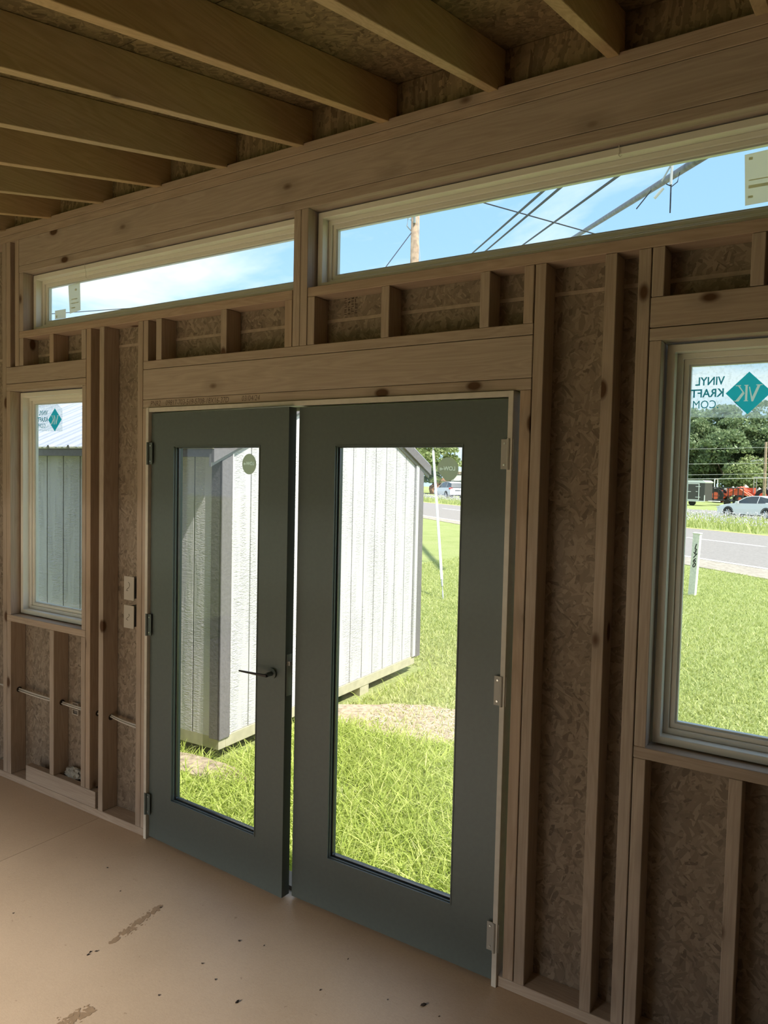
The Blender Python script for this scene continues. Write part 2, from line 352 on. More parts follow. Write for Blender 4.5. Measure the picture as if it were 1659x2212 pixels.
# roof: deck panels and rafters
ceil=MB()
def slab(mb,x0,x1,y0,y1,t=.012): mb.prism([(y0,deckz(y0)+.001),(y1,deckz(y1)+.001),(y1,deckz(y1)+t),(y0,deckz(y0)+t)],x0,x1,'x')
for i in range(5):
    y0=.85-1.2*(i+1); 
    pass
ceil=MB(); ceil.prism([(YB-.01,deckz(YB-.01)+.014),(.34,deckz(.34)+.014),(.34,deckz(.34)+.03),(YB-.01,deckz(YB-.01)+.03)],XL-.3,XR+.3,'x')
ce=ceil.build('ceiling',flat('roofing',(.05,.045,.04),.9),kind='structure')
y=.34; k=0
while y>YB-.01:
    y0=max(y-1.2,YB-.01); sh=[-6.2,-3.95,-1.51,.93,3.0] if k%2 else [-6.2,-5.17,-2.73,-.29,2.15,3.0]
    for a,b_ in zip(sh,sh[1:]):
        m=MB(); slab(m,a+.001,b_-.001,y0+.002,y-.002); m.build('roof_panel',OSBR,ce)
    y=y0; k+=1
    if y<=YB-.01+1e-6: break
def rafter(xr):
    s=SL; b0=lambda y:3.040+s*y
    # profile in (y,z) with a bird's mouth over the top plate
    pts=[(YB,b0(YB)),(-.001,b0(-.001)),(-.001,3.052),(.09,3.0525),(.30,3.0525+s*.21),(.30,deckz(.30)),(YB,deckz(YB))]
    m=MB(); m.prism([(a+1.2,b_-2.8) for a,b_ in pts],-.0185,.0185,'x'); o=m.build('rafter',WY,None,bevel=.0015)
    o.location=(xr-.0185,-1.2,2.8); o.parent=ce; return o
RX=[-.658,-1.056,-1.485,-1.880,-2.292,-2.701,-3.114,-3.535,-3.95,-4.36,-4.77,-5.18,-5.59,-.251,.16,.57,.98,1.39,1.80,2.21,2.62]
for x in RX: rafter(x)
RXs=sorted(RX)
for a,b_ in zip(RXs,RXs[1:]):
    m=MB(); m.box(a+.001,b_-.038,.050,.088,3.052,deckz(.05)-.001); m.build('blocking',OSBR,wall)
# soffit, fascia outside
box('trim_2',flat('exterior_fascia',(.25,.25,.26),.6),XL-.3,XR+.3,.30,.32,3.09,3.29,kind='structure')

# ------------------------------------------------------------------ windows
def window(name,o,glasslab=None):
    x0,x1,z0,z1=o; rt=empty(name,((x0+x1)/2,.055,z0),kind='structure')
    m=MB(); m.frame(x0+.006,x1-.006,z0+.004,z1-.006,.023,.055,.130); m.build('window_frame',VIN,rt,bevel=.0015)
    m=MB(); m.frame(x0+.028,x1-.028,z0+.027,z1-.028,.018,.092,.125); m.build('sash',VIN,rt,bevel=.002)
    m=MB(); m.frame(x0+.045,x1-.045,z0+.044,z1-.045,.017,.101,.124); m.build('inner_sash',VIN,rt,bevel=.002)
    m=MB(); m.frame(x0+.0605,x1-.0605,z0+.0595,z1-.0605,.007,.1065,.123); m.build('glazing_bead',VIN2,rt)
    m=MB(); m.box(x0+.062,x1-.062,.1125,.1155,z0+.061,z1-.062); m.build('pane',GLASS,rt)
    return rt
window('window_1',LW); window('window_2',RW); window('window_3',CL); window('window_4',CR)

# ------------------------------------------------------------------ text helper (built-in font, turned into mesh)
def text_mesh(name,body,size,mat,M,parent=None,bold=0,shear=0,sx=1,extr=.0003,local=False):
    c=bpy.data.curves.new(name,'FONT'); c.body=body; c.size=size; c.offset=bold; c.extrude=extr; c.shear=shear; c.resolution_u=3
    o=bpy.data.objects.new(name,c); COL.objects.link(o); dg=bpy.context.evaluated_depsgraph_get()
    me=bpy.data.meshes.new_from_object(o.evaluated_get(dg)); bpy.data.objects.remove(o)
    me.transform(M@Matrix.Diagonal((sx,1,1,1))); me.materials.clear(); me.materials.append(mat)
    ob=bpy.data.objects.new(name,me); COL.objects.link(ob)
    if parent is not None:
        ob.parent=parent
        if not local: ob.matrix_parent_inverse=parent.matrix_basis.inverted()
    return ob
def Mout(x,y,z): return Matrix(((-1,0,0,x),(0,0,1,y),(0,1,0,z),(0,0,0,1)))     # reads from outdoors
def Min(x,y,z): return Matrix(((1,0,0,x),(0,0,-1,y),(0,1,0,z),(0,0,0,1)))      # reads from the room
def maker_sticker(dx,label,film):
    rt=empty('window_sticker',(dx-.28,.1115,1.95),label=label,cat='sticker')
    m=MB(); m.prism([(dx+a,b_) for a,b_ in film],.1116,.1119,'y'); m.build('clear_film',FILM,rt)
    cx=dx-.2755
    Vo=[(-.037,2.042),(-.020,2.042),(-.020,2.0395),(-.0235,2.0395),(-.0105,2.006),(-.0035,2.036),(-.0010,2.036),(-.0090,1.993),(-.0135,1.993),(-.0310,2.0395),(-.037,2.0395)]
    St=[(.0005,2.042),(.0115,2.042),(.0115,2.0395),(.0085,2.0395),(.0085,1.9965),(.0115,1.9965),(.0115,1.994),(.0000,1.994),(.0000,1.9965),(.0025,1.9965),(.0025,2.0395),(.0005,2.0395)]
    Kl=[(.0100,2.0180),(.0240,2.0395),(.0205,2.0395),(.0205,2.042),(.0345,2.042),(.0345,2.0395),(.0285,2.0395),(.0160,2.0215),(.0335,1.9965),(.0385,1.9965),(.0385,1.994),(.0255,1.994),(.0115,2.0150)]
    cu=bpy.data.curves.new('diamond_print','CURVE'); cu.dimensions='2D'; cu.fill_mode='BOTH'
    for ring in ([(-.0615,2.019),(0,2.0805),(.0615,2.019),(0,1.9555)],Vo,St,Kl):
        sp=cu.splines.new('POLY'); sp.points.add(len(ring)-1); sp.use_cyclic_u=True
        for q_,(a,b_) in zip(sp.points,ring): q_.co=(a,b_,0,1)
    to=bpy.data.objects.new('t',cu); COL.objects.link(to); me=bpy.data.meshes.new_from_object(to.evaluated_get(bpy.context.evaluated_depsgraph_get())); bpy.data.objects.remove(to)
    me.transform(Mout(cx,.1110,0)); me.materials.clear(); me.materials.append(TEAL); ob=bpy.data.objects.new('diamond_print',me); COL.objects.link(ob); ob.parent=rt; ob.matrix_parent_inverse=rt.matrix_basis.inverted()
    for s_,x,z,sx in (('VINYL',-.3415,2.0465,1.0),('KRAFT',-.3405,2.0105,1.06),('.COM',-.3545,1.9765,1.0)):
        text_mesh('lettering',s_,.0345,TEALD,Mout(dx+x,.1110,z),rt,bold=0 if s_=='.COM' else .0007,sx=sx*.86,extr=0)
    for ring in (Vo,St,Kl):
        m=MB(); m.add([(cx-a,.1110,b_) for a,b_ in ring],[tuple(range(len(ring)))]); m.build('monogram',WPRINT,rt)
    return rt
maker_sticker(0,'clear sticker with teal diamond and mirrored lettering on the right window pane',[(-.439,1.951),(-.200,1.942),(-.200,2.108),(-.439,2.108)])
maker_sticker(-3.40,'clear sticker with teal diamond and mirrored lettering on the narrow left window pane',[(-.438,1.958),(-.209,1.955),(-.209,2.075),(-.262,2.107),(-.438,2.108)])
def paper(pts,label,marks):
    m=MB(); m.add([(a,.1114,b_) for a,b_ in pts],[tuple(range(len(pts)))]); o=m.build('paper_label',PAPER); tag(o,label,'paper label')
    for x0,x1,z0,z1 in marks:
        q=MB(); q.box(x0,x1,.1106,.1110,z0,z1); q.build('print_mark',PAPER2,o)
paper([(-3.559,2.723),(-3.458,2.731),(-3.452,2.584),(-3.545,2.575)],'tall tilted paper label on the left clerestory pane',[(-3.53,-3.48,2.645,2.650),(-3.535,-3.47,2.625,2.629),(-3.50,-3.485,2.69,2.70),(-3.53,-3.50,2.60,2.606)])
paper([(-3.676,2.604),(-3.579,2.604),(-3.579,2.556),(-3.676,2.557)],'small landscape paper label low in the corner of the left clerestory pane',[(-3.665,-3.655,2.565,2.578)])
paper([(-.314,2.713),(-.213,2.717),(-.208,2.567),(-.307,2.565)],'large paper label on the right clerestory pane at the photo edge',[(-.300,-.22,2.613,2.622),(-.300,-.245,2.635,2.638),(-.302,-.292,2.695,2.703),(-.25,-.22,2.66,2.664),(-.300,-.287,2.585,2.592)])
# loose strings hanging from the clerestory frames
for nm,lab,pts in (('loose_string','short loose white string dangling at the head of the left clerestory',[(-3.335,.05,2.792),(-3.333,.052,2.770),(-3.336,.060,2.755),(-3.340,.062,2.735),(-3.338,.064,2.724),(-3.327,.066,2.722)]),
                   ('loose_string','tiny curled string stuck at the head of the right clerestory',[(-.664,.05,2.793),(-.662,.052,2.775),(-.665,.054,2.765),(-.660,.056,2.760),(-.655,.056,2.764)])):
    m=MB(); m.tube(pts,.0012,5); tag(m.build(nm,CABLE),lab,'string')

# ------------------------------------------------------------------ doors
jr=empty('trim_3',(-1.877,0,0),kind='structure')
box('jamb_side',JAMB,-2.785,-2.767,-.012,.112,0,2.043,parent=jr,bevel=.001); box('jamb_side',JAMB,-.981,-.963,-.012,.112,0,2.043,parent=jr,bevel=.001)
box('jamb_head',JAMB,-2.767,-.981,-.010,.112,2.024,2.043,parent=jr,bevel=.001)
box('threshold',flat('bronze_sill',(.10,.09,.07),.5,metal=.5),-2.767,-.981,.05,.14,0,.018,parent=jr)
stp=MB(); stp.box(-2.766,-2.752,.058,.075,.018,2.024); stp.box(-.996,-.982,.058,.075,.018,2.024); stp.box(-2.752,-.996,.058,.075,2.010,2.024)
stp.build('weather_stop',JAMB,jr)
def leaf(name,hx,side,ang,with_lever,w,b0,b1):
    """side=+1 hinge on the left, leaf runs +x; geometry local to the hinge"""
    rt=empty(name,(hx,.004,0),ang,kind='structure')
    T=.044; z0,z1=.226,1.863
    X=lambda a:a*side
    def bx(mb,a,b_,y0,y1,c,d,mi=0): mb.box(min(X(a),X(b_)),max(X(a),X(b_)),y0,y1,c,d,mi)
    m=MB(); bx(m,.003,w,0,T,.012,z0); bx(m,.003,w,0,T,z1,2.018); bx(m,.003,b0,0,T,z0,z1); bx(m,b1,w,0,T,z0,z1)
    m.build('door_slab',DOORM,rt,local=True)
    a0,a1=sorted((X(b0),X(b1)))
    m=MB(); m.frame(a0-.004,a1+.004,z0-.004,z1+.004,.0042,-.0022,.001); m.build('lite_frame',DOORM,rt,local=True)
    m=MB(); m.frame(a0,a1,z0,z1,.0035,.006,.010); m.build('lite_step',DOORM,rt,local=True,bevel=.001)
    m=MB(); m.frame(a0,a1,z0,z1,.006,.022,.034); m.build('glazing_bead',SEALM,rt,local=True,bevel=.0015)
    m=MB(); m.frame(a0,a1,z0,z1,.003,.034,T+.004); m.build('outer_lite_frame',DOORM,rt,local=True)
    m=MB(); m.box(a0+.001,a1-.001,.036,.039,z0+.001,z1-.001); m.build('pane',DGLASS,rt,local=True)
    for z in (.172,1.030,1.832):
        m=MB(); m.tube([(X(-.006),-.014,z-.052),(X(-.006),-.014,z+.052)],.0065,10)
        bx(m,-.022 if not with_lever else -.024,.022,-.0115,-.0085,z-.050,z+.050)
        hg=m.build('hinge',DOORM if with_lever else HNG,rt,local=True)
        q=MB(); [q.tube([(X(.010),-.0118,z+dz),(X(.010),-.0140,z+dz)],.0035,8) for dz in (-.036,.036)]; q.build('screw',STEEL,hg,local=True)
    if with_lever:
        m=MB(); m.tube([(X(.795),-.001,.935),(X(.795),-.009,.935)],.022,20); m.tube([(X(.795),-.009,.935),(X(.795),-.040,.935)],.009,12)
        h=m.build('lever_handle',DOORM,rt,local=True)
        q=MB(); q.add([(X(.805),-.043,.940),(X(.655),-.052,.936),(X(.655),-.046,.930),(X(.805),-.036,.928),(X(.805),-.052,.940),(X(.655),-.060,.936),(X(.655),-.058,.929),(X(.805),-.050,.928)],
            [(0,1,2,3),(4,7,6,5),(0,4,5,1),(1,5,6,2),(2,6,7,3),(3,7,4,0)]); q.build('lever',BLACK,h,local=True,bevel=.0015,label='black lever pointing over the glass')
        m=MB(); bx(m,w,w+.002,.008,.036,.85,1.02); m.build('latch_plate',STEEL,rt,local=True)
        m=MB(); bx(m,w+.001,w+.012,.014,.030,.975,.992); m.build('latch_bolt',STEEL,rt,local=True)
    else:
        m=MB(); bx(m,w,w+.004,.006,.038,.93,.99); m.build('strike_plate',BLACK,rt,local=True)
    return rt
dl=leaf('door_1',-2.766,1,R(-2.5),True,.862,.163,.700)
LEAF_GLASS_Y=.034
dr=leaf('door_2',-.982,-1,0,False,.901,.172,.720)
def seal_sticker(cx,cz,rx,rz,pts,rt_label,peeled):
    y=.0125 if peeled else None
    return
# round energy seals stuck on the door panes (inside face of the glass)
def seal(label,cx,y,cz,outline,ang=0):
    rt=empty('glass_seal',(cx,y,cz),ang,label=label,cat='sticker')
    m=MB(); m.prism(outline,-.0003,.0003,'y'); d=m.build('seal_disc',SEAL,rt,local=True)
    cut=text_mesh('cut','LOW-e',.020,SEAL2,Mout(.030,0,-.004),None,bold=.0004,extr=.004); cut.matrix_world=rt.matrix_basis.copy(); bpy.context.view_layer.update()
    md=d.modifiers.new('b','BOOLEAN'); md.object=cut; md.operation='DIFFERENCE'; md.solver='EXACT'; bpy.context.view_layer.update()
    me=bpy.data.meshes.new_from_object(d.evaluated_get(bpy.context.evaluated_depsgraph_get())); 
    if len(me.polygons)>20: d.modifiers.clear(); d.data=me; d.data.materials.clear(); d.data.materials.append(SEAL)
    else: d.modifiers.clear()
    bpy.data.objects.remove(cut)
    text_mesh('lettering','LOW-e',.020,SEAL2,Mout(.030,.0,-.004),rt,bold=.0004,extr=0,local=True)
    return rt
ell=[(.041*math.cos(a),.0435*math.sin(a)) for a in [2*math.pi*k/36 for k in range(36)]]
ca,sa=math.cos(R(-2.5)),math.sin(R(-2.5))
rr=.607; seal('small round grey-green seal high on the left door pane',-2.766+rr*ca-.0345*sa,.004+rr*sa+.0345*ca,1.789,ell,R(-2.5))
bl=[]
for k in range(40):
    a=2*math.pi*k/40; r=.0425; x,z=r*math.cos(a),r*math.sin(a)
    bl.append((x,z))
bl=[(x,z) for x,z in bl if not (x<-.008 and z<-.012 and (-x*.62-z)>.0355)]
seal('larger grey-green seal with a folded corner high on the right door pane',-1.227,.0385,1.780,bl)

# ------------------------------------------------------------------ small things on the wall
def cover(label,z0,z1,squig,tx=0):
    cx=-2.908; rt=empty('switch_box_cover',(cx,-.004,z0),label=label,cat='cover plate')
    m=MB(); m.box(cx-.0365,cx+.0365,-.0045,-.0005,z0,z1); m.build('face_plate',PLATE,rt,bevel=.001)
    m=MB(); m.box(cx-.027,cx+.028,0.0,.06,z0+.008,z1-.008); m.build('box_body',flat('blue_grey_box',(.10,.12,.14),.6),rt)
    m=MB(); m.tube(squig,.0011,5); m.build('pencil_mark',PENCIL,rt)
zq=1.187; cover('upper grey-white switch box cover beside the left door jamb',1.130,1.244,[(-2.912,-.005,zq+.030),(-2.904,-.005,zq+.024),(-2.902,-.005,zq+.012),(-2.908,-.005,zq+.004),(-2.922,-.005,zq-.006),(-2.926,-.005,zq-.012),(-2.914,-.005,zq-.012)])
zq=1.050; cover('lower grey-white switch box cover beside the left door jamb',.994,1.105,[(-2.906,-.005,zq+.014),(-2.903,-.005,zq+.004),(-2.910,-.005,zq-.002),(-2.922,-.005,zq-.010),(-2.926,-.005,zq-.014),(-2.912,-.005,zq-.018)])
def cable(label,strands):
    m=MB()
    for p in strands: m.tube(p,.0042,6)
    tag(m.build('electric_cable',CABLE,smooth=True),label,'cable','cables run through holes in the left studs')
def sag(a,b_,z0,z1,y,d=0,n=6,dz=0):
    return [(a+(b_-a)*i/n, y, z0+(z1-z0)*i/n-d*4*(i/n)*(1-i/n)+dz) for i in range(n+1)]
cable('pair of cables crossing the widest bay under the left window',[sag(-3.913,-3.553,.503,.500,.045,.004),sag(-3.913,-3.553,.512,.509,.049,.002),sag(-3.913,-3.553,.506,.503,.053,.006)])
cable('cables behind the second cripple under the left window',[sag(-3.515,-3.285,.502,.500,.047,.002),sag(-3.515,-3.285,.508,.507,.053,.002)])
cable('short cable stub left of the plain stud between window and doorway',[sag(-3.210,-3.144,.506,.500,.047),sag(-3.210,-3.144,.513,.506,.052)])
cable('three sagging cables in the bay beside the doorway',[sag(-3.107,-2.860,.512,.498,.045,.006,8),sag(-3.107,-2.860,.518,.507,.050,.006,8),sag(-3.107,-2.860,.507,.491,.053,.006,8)])
cable('cable stub at the far left edge of the wall',[sag(-4.341,-3.990,.512,.506,.047,.003)])
HOLE=flat('drilled_hole',(.03,.02,.012),.9)
for x in (-3.9128,-3.5148,-3.2098,-3.1068,-3.9898):
    m=MB(); m.tube([(x-.0002,.049,.507),(x+.0008,.049,.507)],.015,16); m.build('drill_hole',HOLE,wall)
# outlet back box with two square openings
rt=empty('outlet_box',(-3.4435,.083,.446),label='white outlet box frame with two square openings under the left window',cat='outlet box')
m=MB(); m.frame(-3.470,-3.417,.480,.510,.005,.078,.088); m.build('upper_socket_frame',PLATE,rt); m=MB(); m.frame(-3.470,-3.417,.444,.474,.005,.078,.088); m.build('lower_socket_frame',PLATE,rt)
m=MB(); m.box(-3.462,-3.425,.084,.088,.444,.510); m.build('back_plate',flat('grey_box',(.16,.14,.12),.7),rt)
def lump(name,mat,c,r,label,cat,seed,squash=(1,1,1),amp=.35,sub=3,group=None):
    bm=bmesh.new(); bmesh.ops.create_icosphere(bm,subdivisions=sub,radius=1); rnd=random.Random(seed)
    from mathutils import noise
    for v in bm.verts:
        q=v.co*1.7+Vector((seed*3.1,seed,0)); k=1+amp*noise.noise(q*1.5)+amp*.6*noise.noise(q*4)
        v.co=Vector((v.co.x*r*squash[0]*k,v.co.y*r*squash[1]*k,max(-.55,v.co.z)*r*squash[2]*k))
    me=bpy.data.meshes.new(name); bm.to_mesh(me); bm.free(); me.materials.append(mat)
    o=bpy.data.objects.new(name,me); COL.objects.link(o); o.location=c; 
    if label: tag(o,label,cat,group)
    return o
lump('insulation_scrap',INS,(-3.425,.060,.133),.050,'crumpled scrap of pale insulation on the blocking under the left window','insulation',3,(1.35,.45,.72),.5)
lump('insulation_scrap',INS,(-3.185,.062,.052),.022,'small tuft of pale insulation at the foot of the studs near the doorway','insulation',5,(1.0,.6,.8),.5)
# handwriting on the door header plate
text_mesh('handwriting','PNR2    09817-703-519-5708-18X16-37D',.034,PENCIL,Min(-2.768,-.0006,2.0515),wall,shear=.15,sx=.86,extr=.0001,bold=-.0004)
text_mesh('handwriting','03/04/24',.032,PENCIL,Min(-2.195,-.0006,2.054),wall,shear=.15,sx=.9,extr=.0001,bold=-.0004)
# faded mill stamps on the sheathing: rows of tiny dashes
STAMP=flat('faded_stamp_ink',(.105,.075,.055),.9)
def stamp(x0,x1,z0,z1,rows,seed,gap=.12):
    rnd=random.Random(seed); m=MB(); w=(x1-x0)/rows
    for r_ in range(rows):
        z=z0
        while z<z1:
            h=rnd.uniform(.004,.012)
            if rnd.random()>gap:
                a=x0+r_*w+w*.15; b_=a+w*.62
                if rnd.random()<.5: m.box(a,b_,.0882,.0889,z,z+h*.45)
                else: m.box(a,a+(b_-a)*.4,.0882,.0889,z,z+h); 
                if rnd.random()<.4: m.box(a+(b_-a)*.6,b_,.0882,.0889,z,z+h*.8)
            z+=h+.003
    o=m.build('mill_stamp',STAMP,wall); o['kind']='stuff'
stamp(-2.966,-2.905,2.10,2.215,4,1,.1); stamp(-2.955,-2.905,1.82,2.06,3,2,.15); stamp(-2.957,-2.885,1.62,1.80,4,3,.25); stamp(-2.955,-2.90,1.30,1.58,3,4,.35)
stamp(-2.945,-2.905,.78,.97,3,6,.2); stamp(-2.935,-2.900,.68,.76,2,7,.2); stamp(-1.735,-1.668,2.385,2.462,4,8,.1)

# ------------------------------------------------------------------ floor: prints and debris
MUD=flat('dried_mud',(.27,.185,.11),.7,noise=.1,nscale=50)
def flakes(label,a,b_,w,n,seed,lo=.003,hi=.012):
    rnd=random.Random(seed); m=MB(); a=Vector(a); b_=Vector(b_); d=b_-a; nrm=Vector((-d.y,d.x)).normalized()
    for i in range(n):
        t=rnd.random(); s_=rnd.gauss(0,.42)*w*(1-.5*abs(2*t-1)); c=a+d*t+nrm*s_; r=rnd.uniform(lo,hi)*(1.3-abs(s_)/w); k=rnd.randint(6,9); ph=rnd.random()*6
        el=rnd.uniform(.4,.9); ang=math.atan2(d.y,d.x)+rnd.gauss(0,.5); pts=[]
        for j in range(k):
            an=2*math.pi*j/k; q=max(.002,r)*rnd.uniform(.6,1.2); x,y=q*math.cos(an),q*el*math.sin(an)
            pts.append((c.x+x*math.cos(ang)-y*math.sin(ang),c.y+x*math.sin(ang)+y*math.cos(ang)))
        m.prism(pts,.0002,.0007+i*2e-6,'z')
    return tag(m.build('mud_print',MUD),label,'mud print','dried mud prints on the floor')
flakes('long flaky mud print on the floor in front of the left door',(-2.28,-.335),(-2.245,-.60),.030,130,5)
flakes('broad wet-looking mud print on the floor at the bottom edge of the photo',(-2.015,-.845),(-2.03,-.99),.045,110,9)
DEB=flat('dark_debris',(.035,.025,.018),.8); DEBL=flat('pale_chip',(.6,.55,.45),.7)
deb=[(-1.127,-.225,.012,'beetle-like brown husk on the floor near the right door corner'),(-1.644,-.562,.010,'spidery dark speck on the bare floor left of the photo centre'),(-1.864,-.322,.006,None),(-1.882,-.685,.005,None),(-1.882,-.49,.005,None),(-1.783,-.524,.005,None),(-1.453,-.36,.005,None),(-1.469,-.175,.004,None),(-2.697,-.276,.005,None),(-2.714,-.698,.004,None),(-2.262,-.674,.006,None),(-2.255,-.688,.006,None),(-2.248,-.660,.006,None),(-2.271,-.344,.005,None),(-1.77,-.29,.004,None),(-1.06,-.24,.004,None),(-2.5,-.36,.004,None),(-1.24,-.27,.004,None)]
for i,(x,y,r,lab) in enumerate(deb):
    rnd=random.Random(i+50); o=lump('floor_debris',DEB,(x,y,r*.32),r,lab or 'tiny dark crumb scattered on the tan floor','debris',i,(1,rnd.uniform(.35,.6),.45),.5,1,'crumbs of debris on the floor' if not lab else None); o.rotation_euler=(0,0,rnd.random()*3)
    if not lab: o['label']='tiny dark crumb scattered on the tan floor'
# legs for the two larger ones
# ------------------------------------------------------------------ outdoors
G=-.27
def grass_ground():
    m,t,b=newmat('lawn_ground'); g=NT(t); v=g.n('ShaderNodeTexCoord').outputs['Object']
    a=g.n('ShaderNodeTexNoise',{'Vector':v,'Scale':1.1,'Detail':7.0,'Roughness':.65}).outputs[0]
    f=g.n('ShaderNodeTexNoise',{'Vector':v,'Scale':26.0,'Detail':5.0,'Roughness':.7}).outputs[0]
    c=g.ramp(a,[(.3,(.27,.34,.10)),(.5,(.40,.46,.15)),(.72,(.52,.52,.24))]); c=g.mix(.5,c,g.ramp(f,[(.3,(.18,.24,.07)),(.7,(.60,.63,.28))]))
    t.links.new(c,b.inputs['Base Color']); b.inputs['Roughness'].default_value=.95; b.inputs['Specular IOR Level'].default_value=.1
    t.links.new(g.n('ShaderNodeBump',{'Strength':.8,'Distance':.05,'Height':f}).outputs[0],b.inputs['Normal']); return m
LAWN=grass_ground()
def hgt(x,y):
    dx=np.maximum(0,np.maximum(x+3.72,-12.2-x)); dy=np.maximum(0,np.maximum(1.33-y,y-4.75)); d=np.sqrt(dx*dx+dy*dy)
    t=np.clip(1-d/.42,0,1); return G-.085*t*t*(3-2*t)
gx=np.arange(-13,1.01,.1); gy=np.arange(0,8.01,.1); nx,ny=len(gx),len(gy)
XX,YY=np.meshgrid(gx,gy); ZZ=hgt(XX,YY); m=MB()
m.v=[(float(a),float(b_),float(c_)) for a,b_,c_ in zip(XX.ravel(),YY.ravel(),ZZ.ravel())]
m.f=[(r_*nx+c_,r_*nx+c_+1,(r_+1)*nx+c_+1,(r_+1)*nx+c_) for r_ in range(ny-1) for c_ in range(nx-1)]; m.m=[0]*len(m.f)
x0,x1,y0,y1=float(gx[0]),float(gx[-1]),float(gy[0]),float(gy[-1])
for a,b_,c_,d_ in ((-160,x0,-40,150),(x1,90,-40,150),(x0,x1,-40,y0),(x0,x1,y1,150)): m.add([(a,c_,G),(b_,c_,G),(b_,d_,G),(a,d_,G)],[(0,1,2,3)])
gnd=m.build('ground',LAWN,kind='structure')
def strip_poly(name,mat,near,far,z,ext=1.6,parent=None,kind='structure'):
    (a,b_),(c,d)=near,far
    def e(p,q): p,q=Vector(p),Vector(q); w=q-p; return p-w*ext,q+w*ext
    a,b_=e(a,b_); c,d=e(c,d)
    m=MB(); m.add([(a.x,a.y,z),(b_.x,b_.y,z),(d.x,d.y,z),(c.x,c.y,z)],[(0,1,2,3)])
    return m.build(name,mat,parent,kind=kind)
ASPH=flat('worn_asphalt',(.32,.285,.26),.9,noise=.15,nscale=14); GRAV=flat('gravel_shoulder',(.42,.36,.29),.95,noise=.25,nscale=9,bump=.5)
LINE=flat('road_paint_white',(.80,.78,.70),.7); LINY=flat('road_paint_yellow',(.85,.66,.22),.7)
NL=((-1.66,17.5),(-19.5,32.0)); SH=((-1.48,15.39),(-18.4,30.0)); DA=((-2.53,24.76),(-21.46,39.8)); YE=((-2.83,30.7),(-30.4,51.0)); FN=((-5,44.6),(-40,64.0)); FF=((-3.5,56.5),(-40,71.0))
road=strip_poly('road',ASPH,NL,YE,G+.012); sh=strip_poly('road_shoulder',GRAV,SH,NL,G+.010,parent=road,kind=None)
def shift(l,d):
    (a,b_)=l; a,b_=Vector(a),Vector(b_); n=(b_-a).normalized(); n=Vector((n.y,-n.x)); n=n if n.y>0 else -n
    return (tuple(a+n*d),tuple(b_+n*d))
for nm,l,wd,mt in (('edge_line',NL,.20,LINE),('centre_edge_line',YE,.22,LINY)): strip_poly(nm,mt,shift(l,-wd/2),shift(l,wd/2),G+.016,parent=road,kind=None)
p0,p1=Vector(DA[0]),Vector(DA[1]); dd=(p1-p0).normalized(); nn=Vector((dd.y,-dd.x)); nn=nn if nn.y>0 else -nn
for k in range(-3,8):
    a=p0+dd*(k*7.6-.2); b_=a+dd*3.6; m=MB(); m.add([(*(a-nn*.10),G+.016),(*(b_-nn*.10),G+.016),(*(b_+nn*.10),G+.016),(*(a+nn*.10),G+.016)],[(0,1,2,3)]); m.build('lane_dash',LINE,road)
strip_poly('far_road',ASPH,FN,FF,G+.013,ext=.6); 

# dirt patch
DIRT=flat('bare_soil_and_chips',(.42,.33,.235),.95,noise=.4,nscale=22,bump=.8)
rnd=random.Random(4)
def blob(cx,cy,rx,ry,ang,seed,n=40):
    r_=random.Random(seed); ks=[r_.uniform(.75,1.2) for _ in range(n)]; out=[]
    for i in range(n):
        a=2*math.pi*i/n; k=(ks[i]+ks[(i+1)%n]+ks[i-1])/3; x,y=rx*k*math.cos(a),ry*k*math.sin(a); out.append((cx+x*math.cos(ang)-y*math.sin(ang),cy+x*math.sin(ang)+y*math.cos(ang)))
    return out
pt=blob(-2.85,2.95,.98,.42,.30,3); pt2=blob(-3.75,1.22,.5,.13,.05,6)
for i,p_ in enumerate((pt,pt2)):
    m=MB(); m.prism([(x,y) for x,y in p_],G-.03,G+.004+i*.001,'z'); m.build('bare_soil_patch',DIRT,gnd)

# grass blades (numpy)
def in_poly(P,poly):
    x,y=P[:,0],P[:,1]; ins=np.zeros(len(P),bool); n=len(poly)
    for i in range(n):
        x1,y1=poly[i]; x2,y2=poly[(i+1)%n]
        c=((y1>y)!=(y2>y))&(x<(x2-x1)*(y-y1)/(y2-y1+1e-12)+x1); ins^=c
    return ins
def grass_mat(name,c0,c1,c2,tr=.35):
    m=bpy.data.materials.new(name); m.use_nodes=True; t=m.node_tree; b=t.nodes['Principled BSDF']; g=NT(t)
    at=g.n('ShaderNodeAttribute',attribute_name='tint'); c=g.ramp(at.outputs['Fac'],[(0,c0),(.5,c1),(1,c2)])
    t.links.new(c,b.inputs['Base Color']); b.inputs['Roughness'].default_value=.5; b.inputs['Specular IOR Level'].default_value=.25
    tl=g.n('ShaderNodeBsdfTranslucent'); t.links.new(c,tl.inputs[0]); ms=g.n('ShaderNodeMixShader',{0:tr}); t.links.new(b.outputs[0],ms.inputs[1]); t.links.new(tl.outputs[0],ms.inputs[2])
    t.links.new(ms.outputs[0],t.nodes['Material Output'].inputs[0]); return m
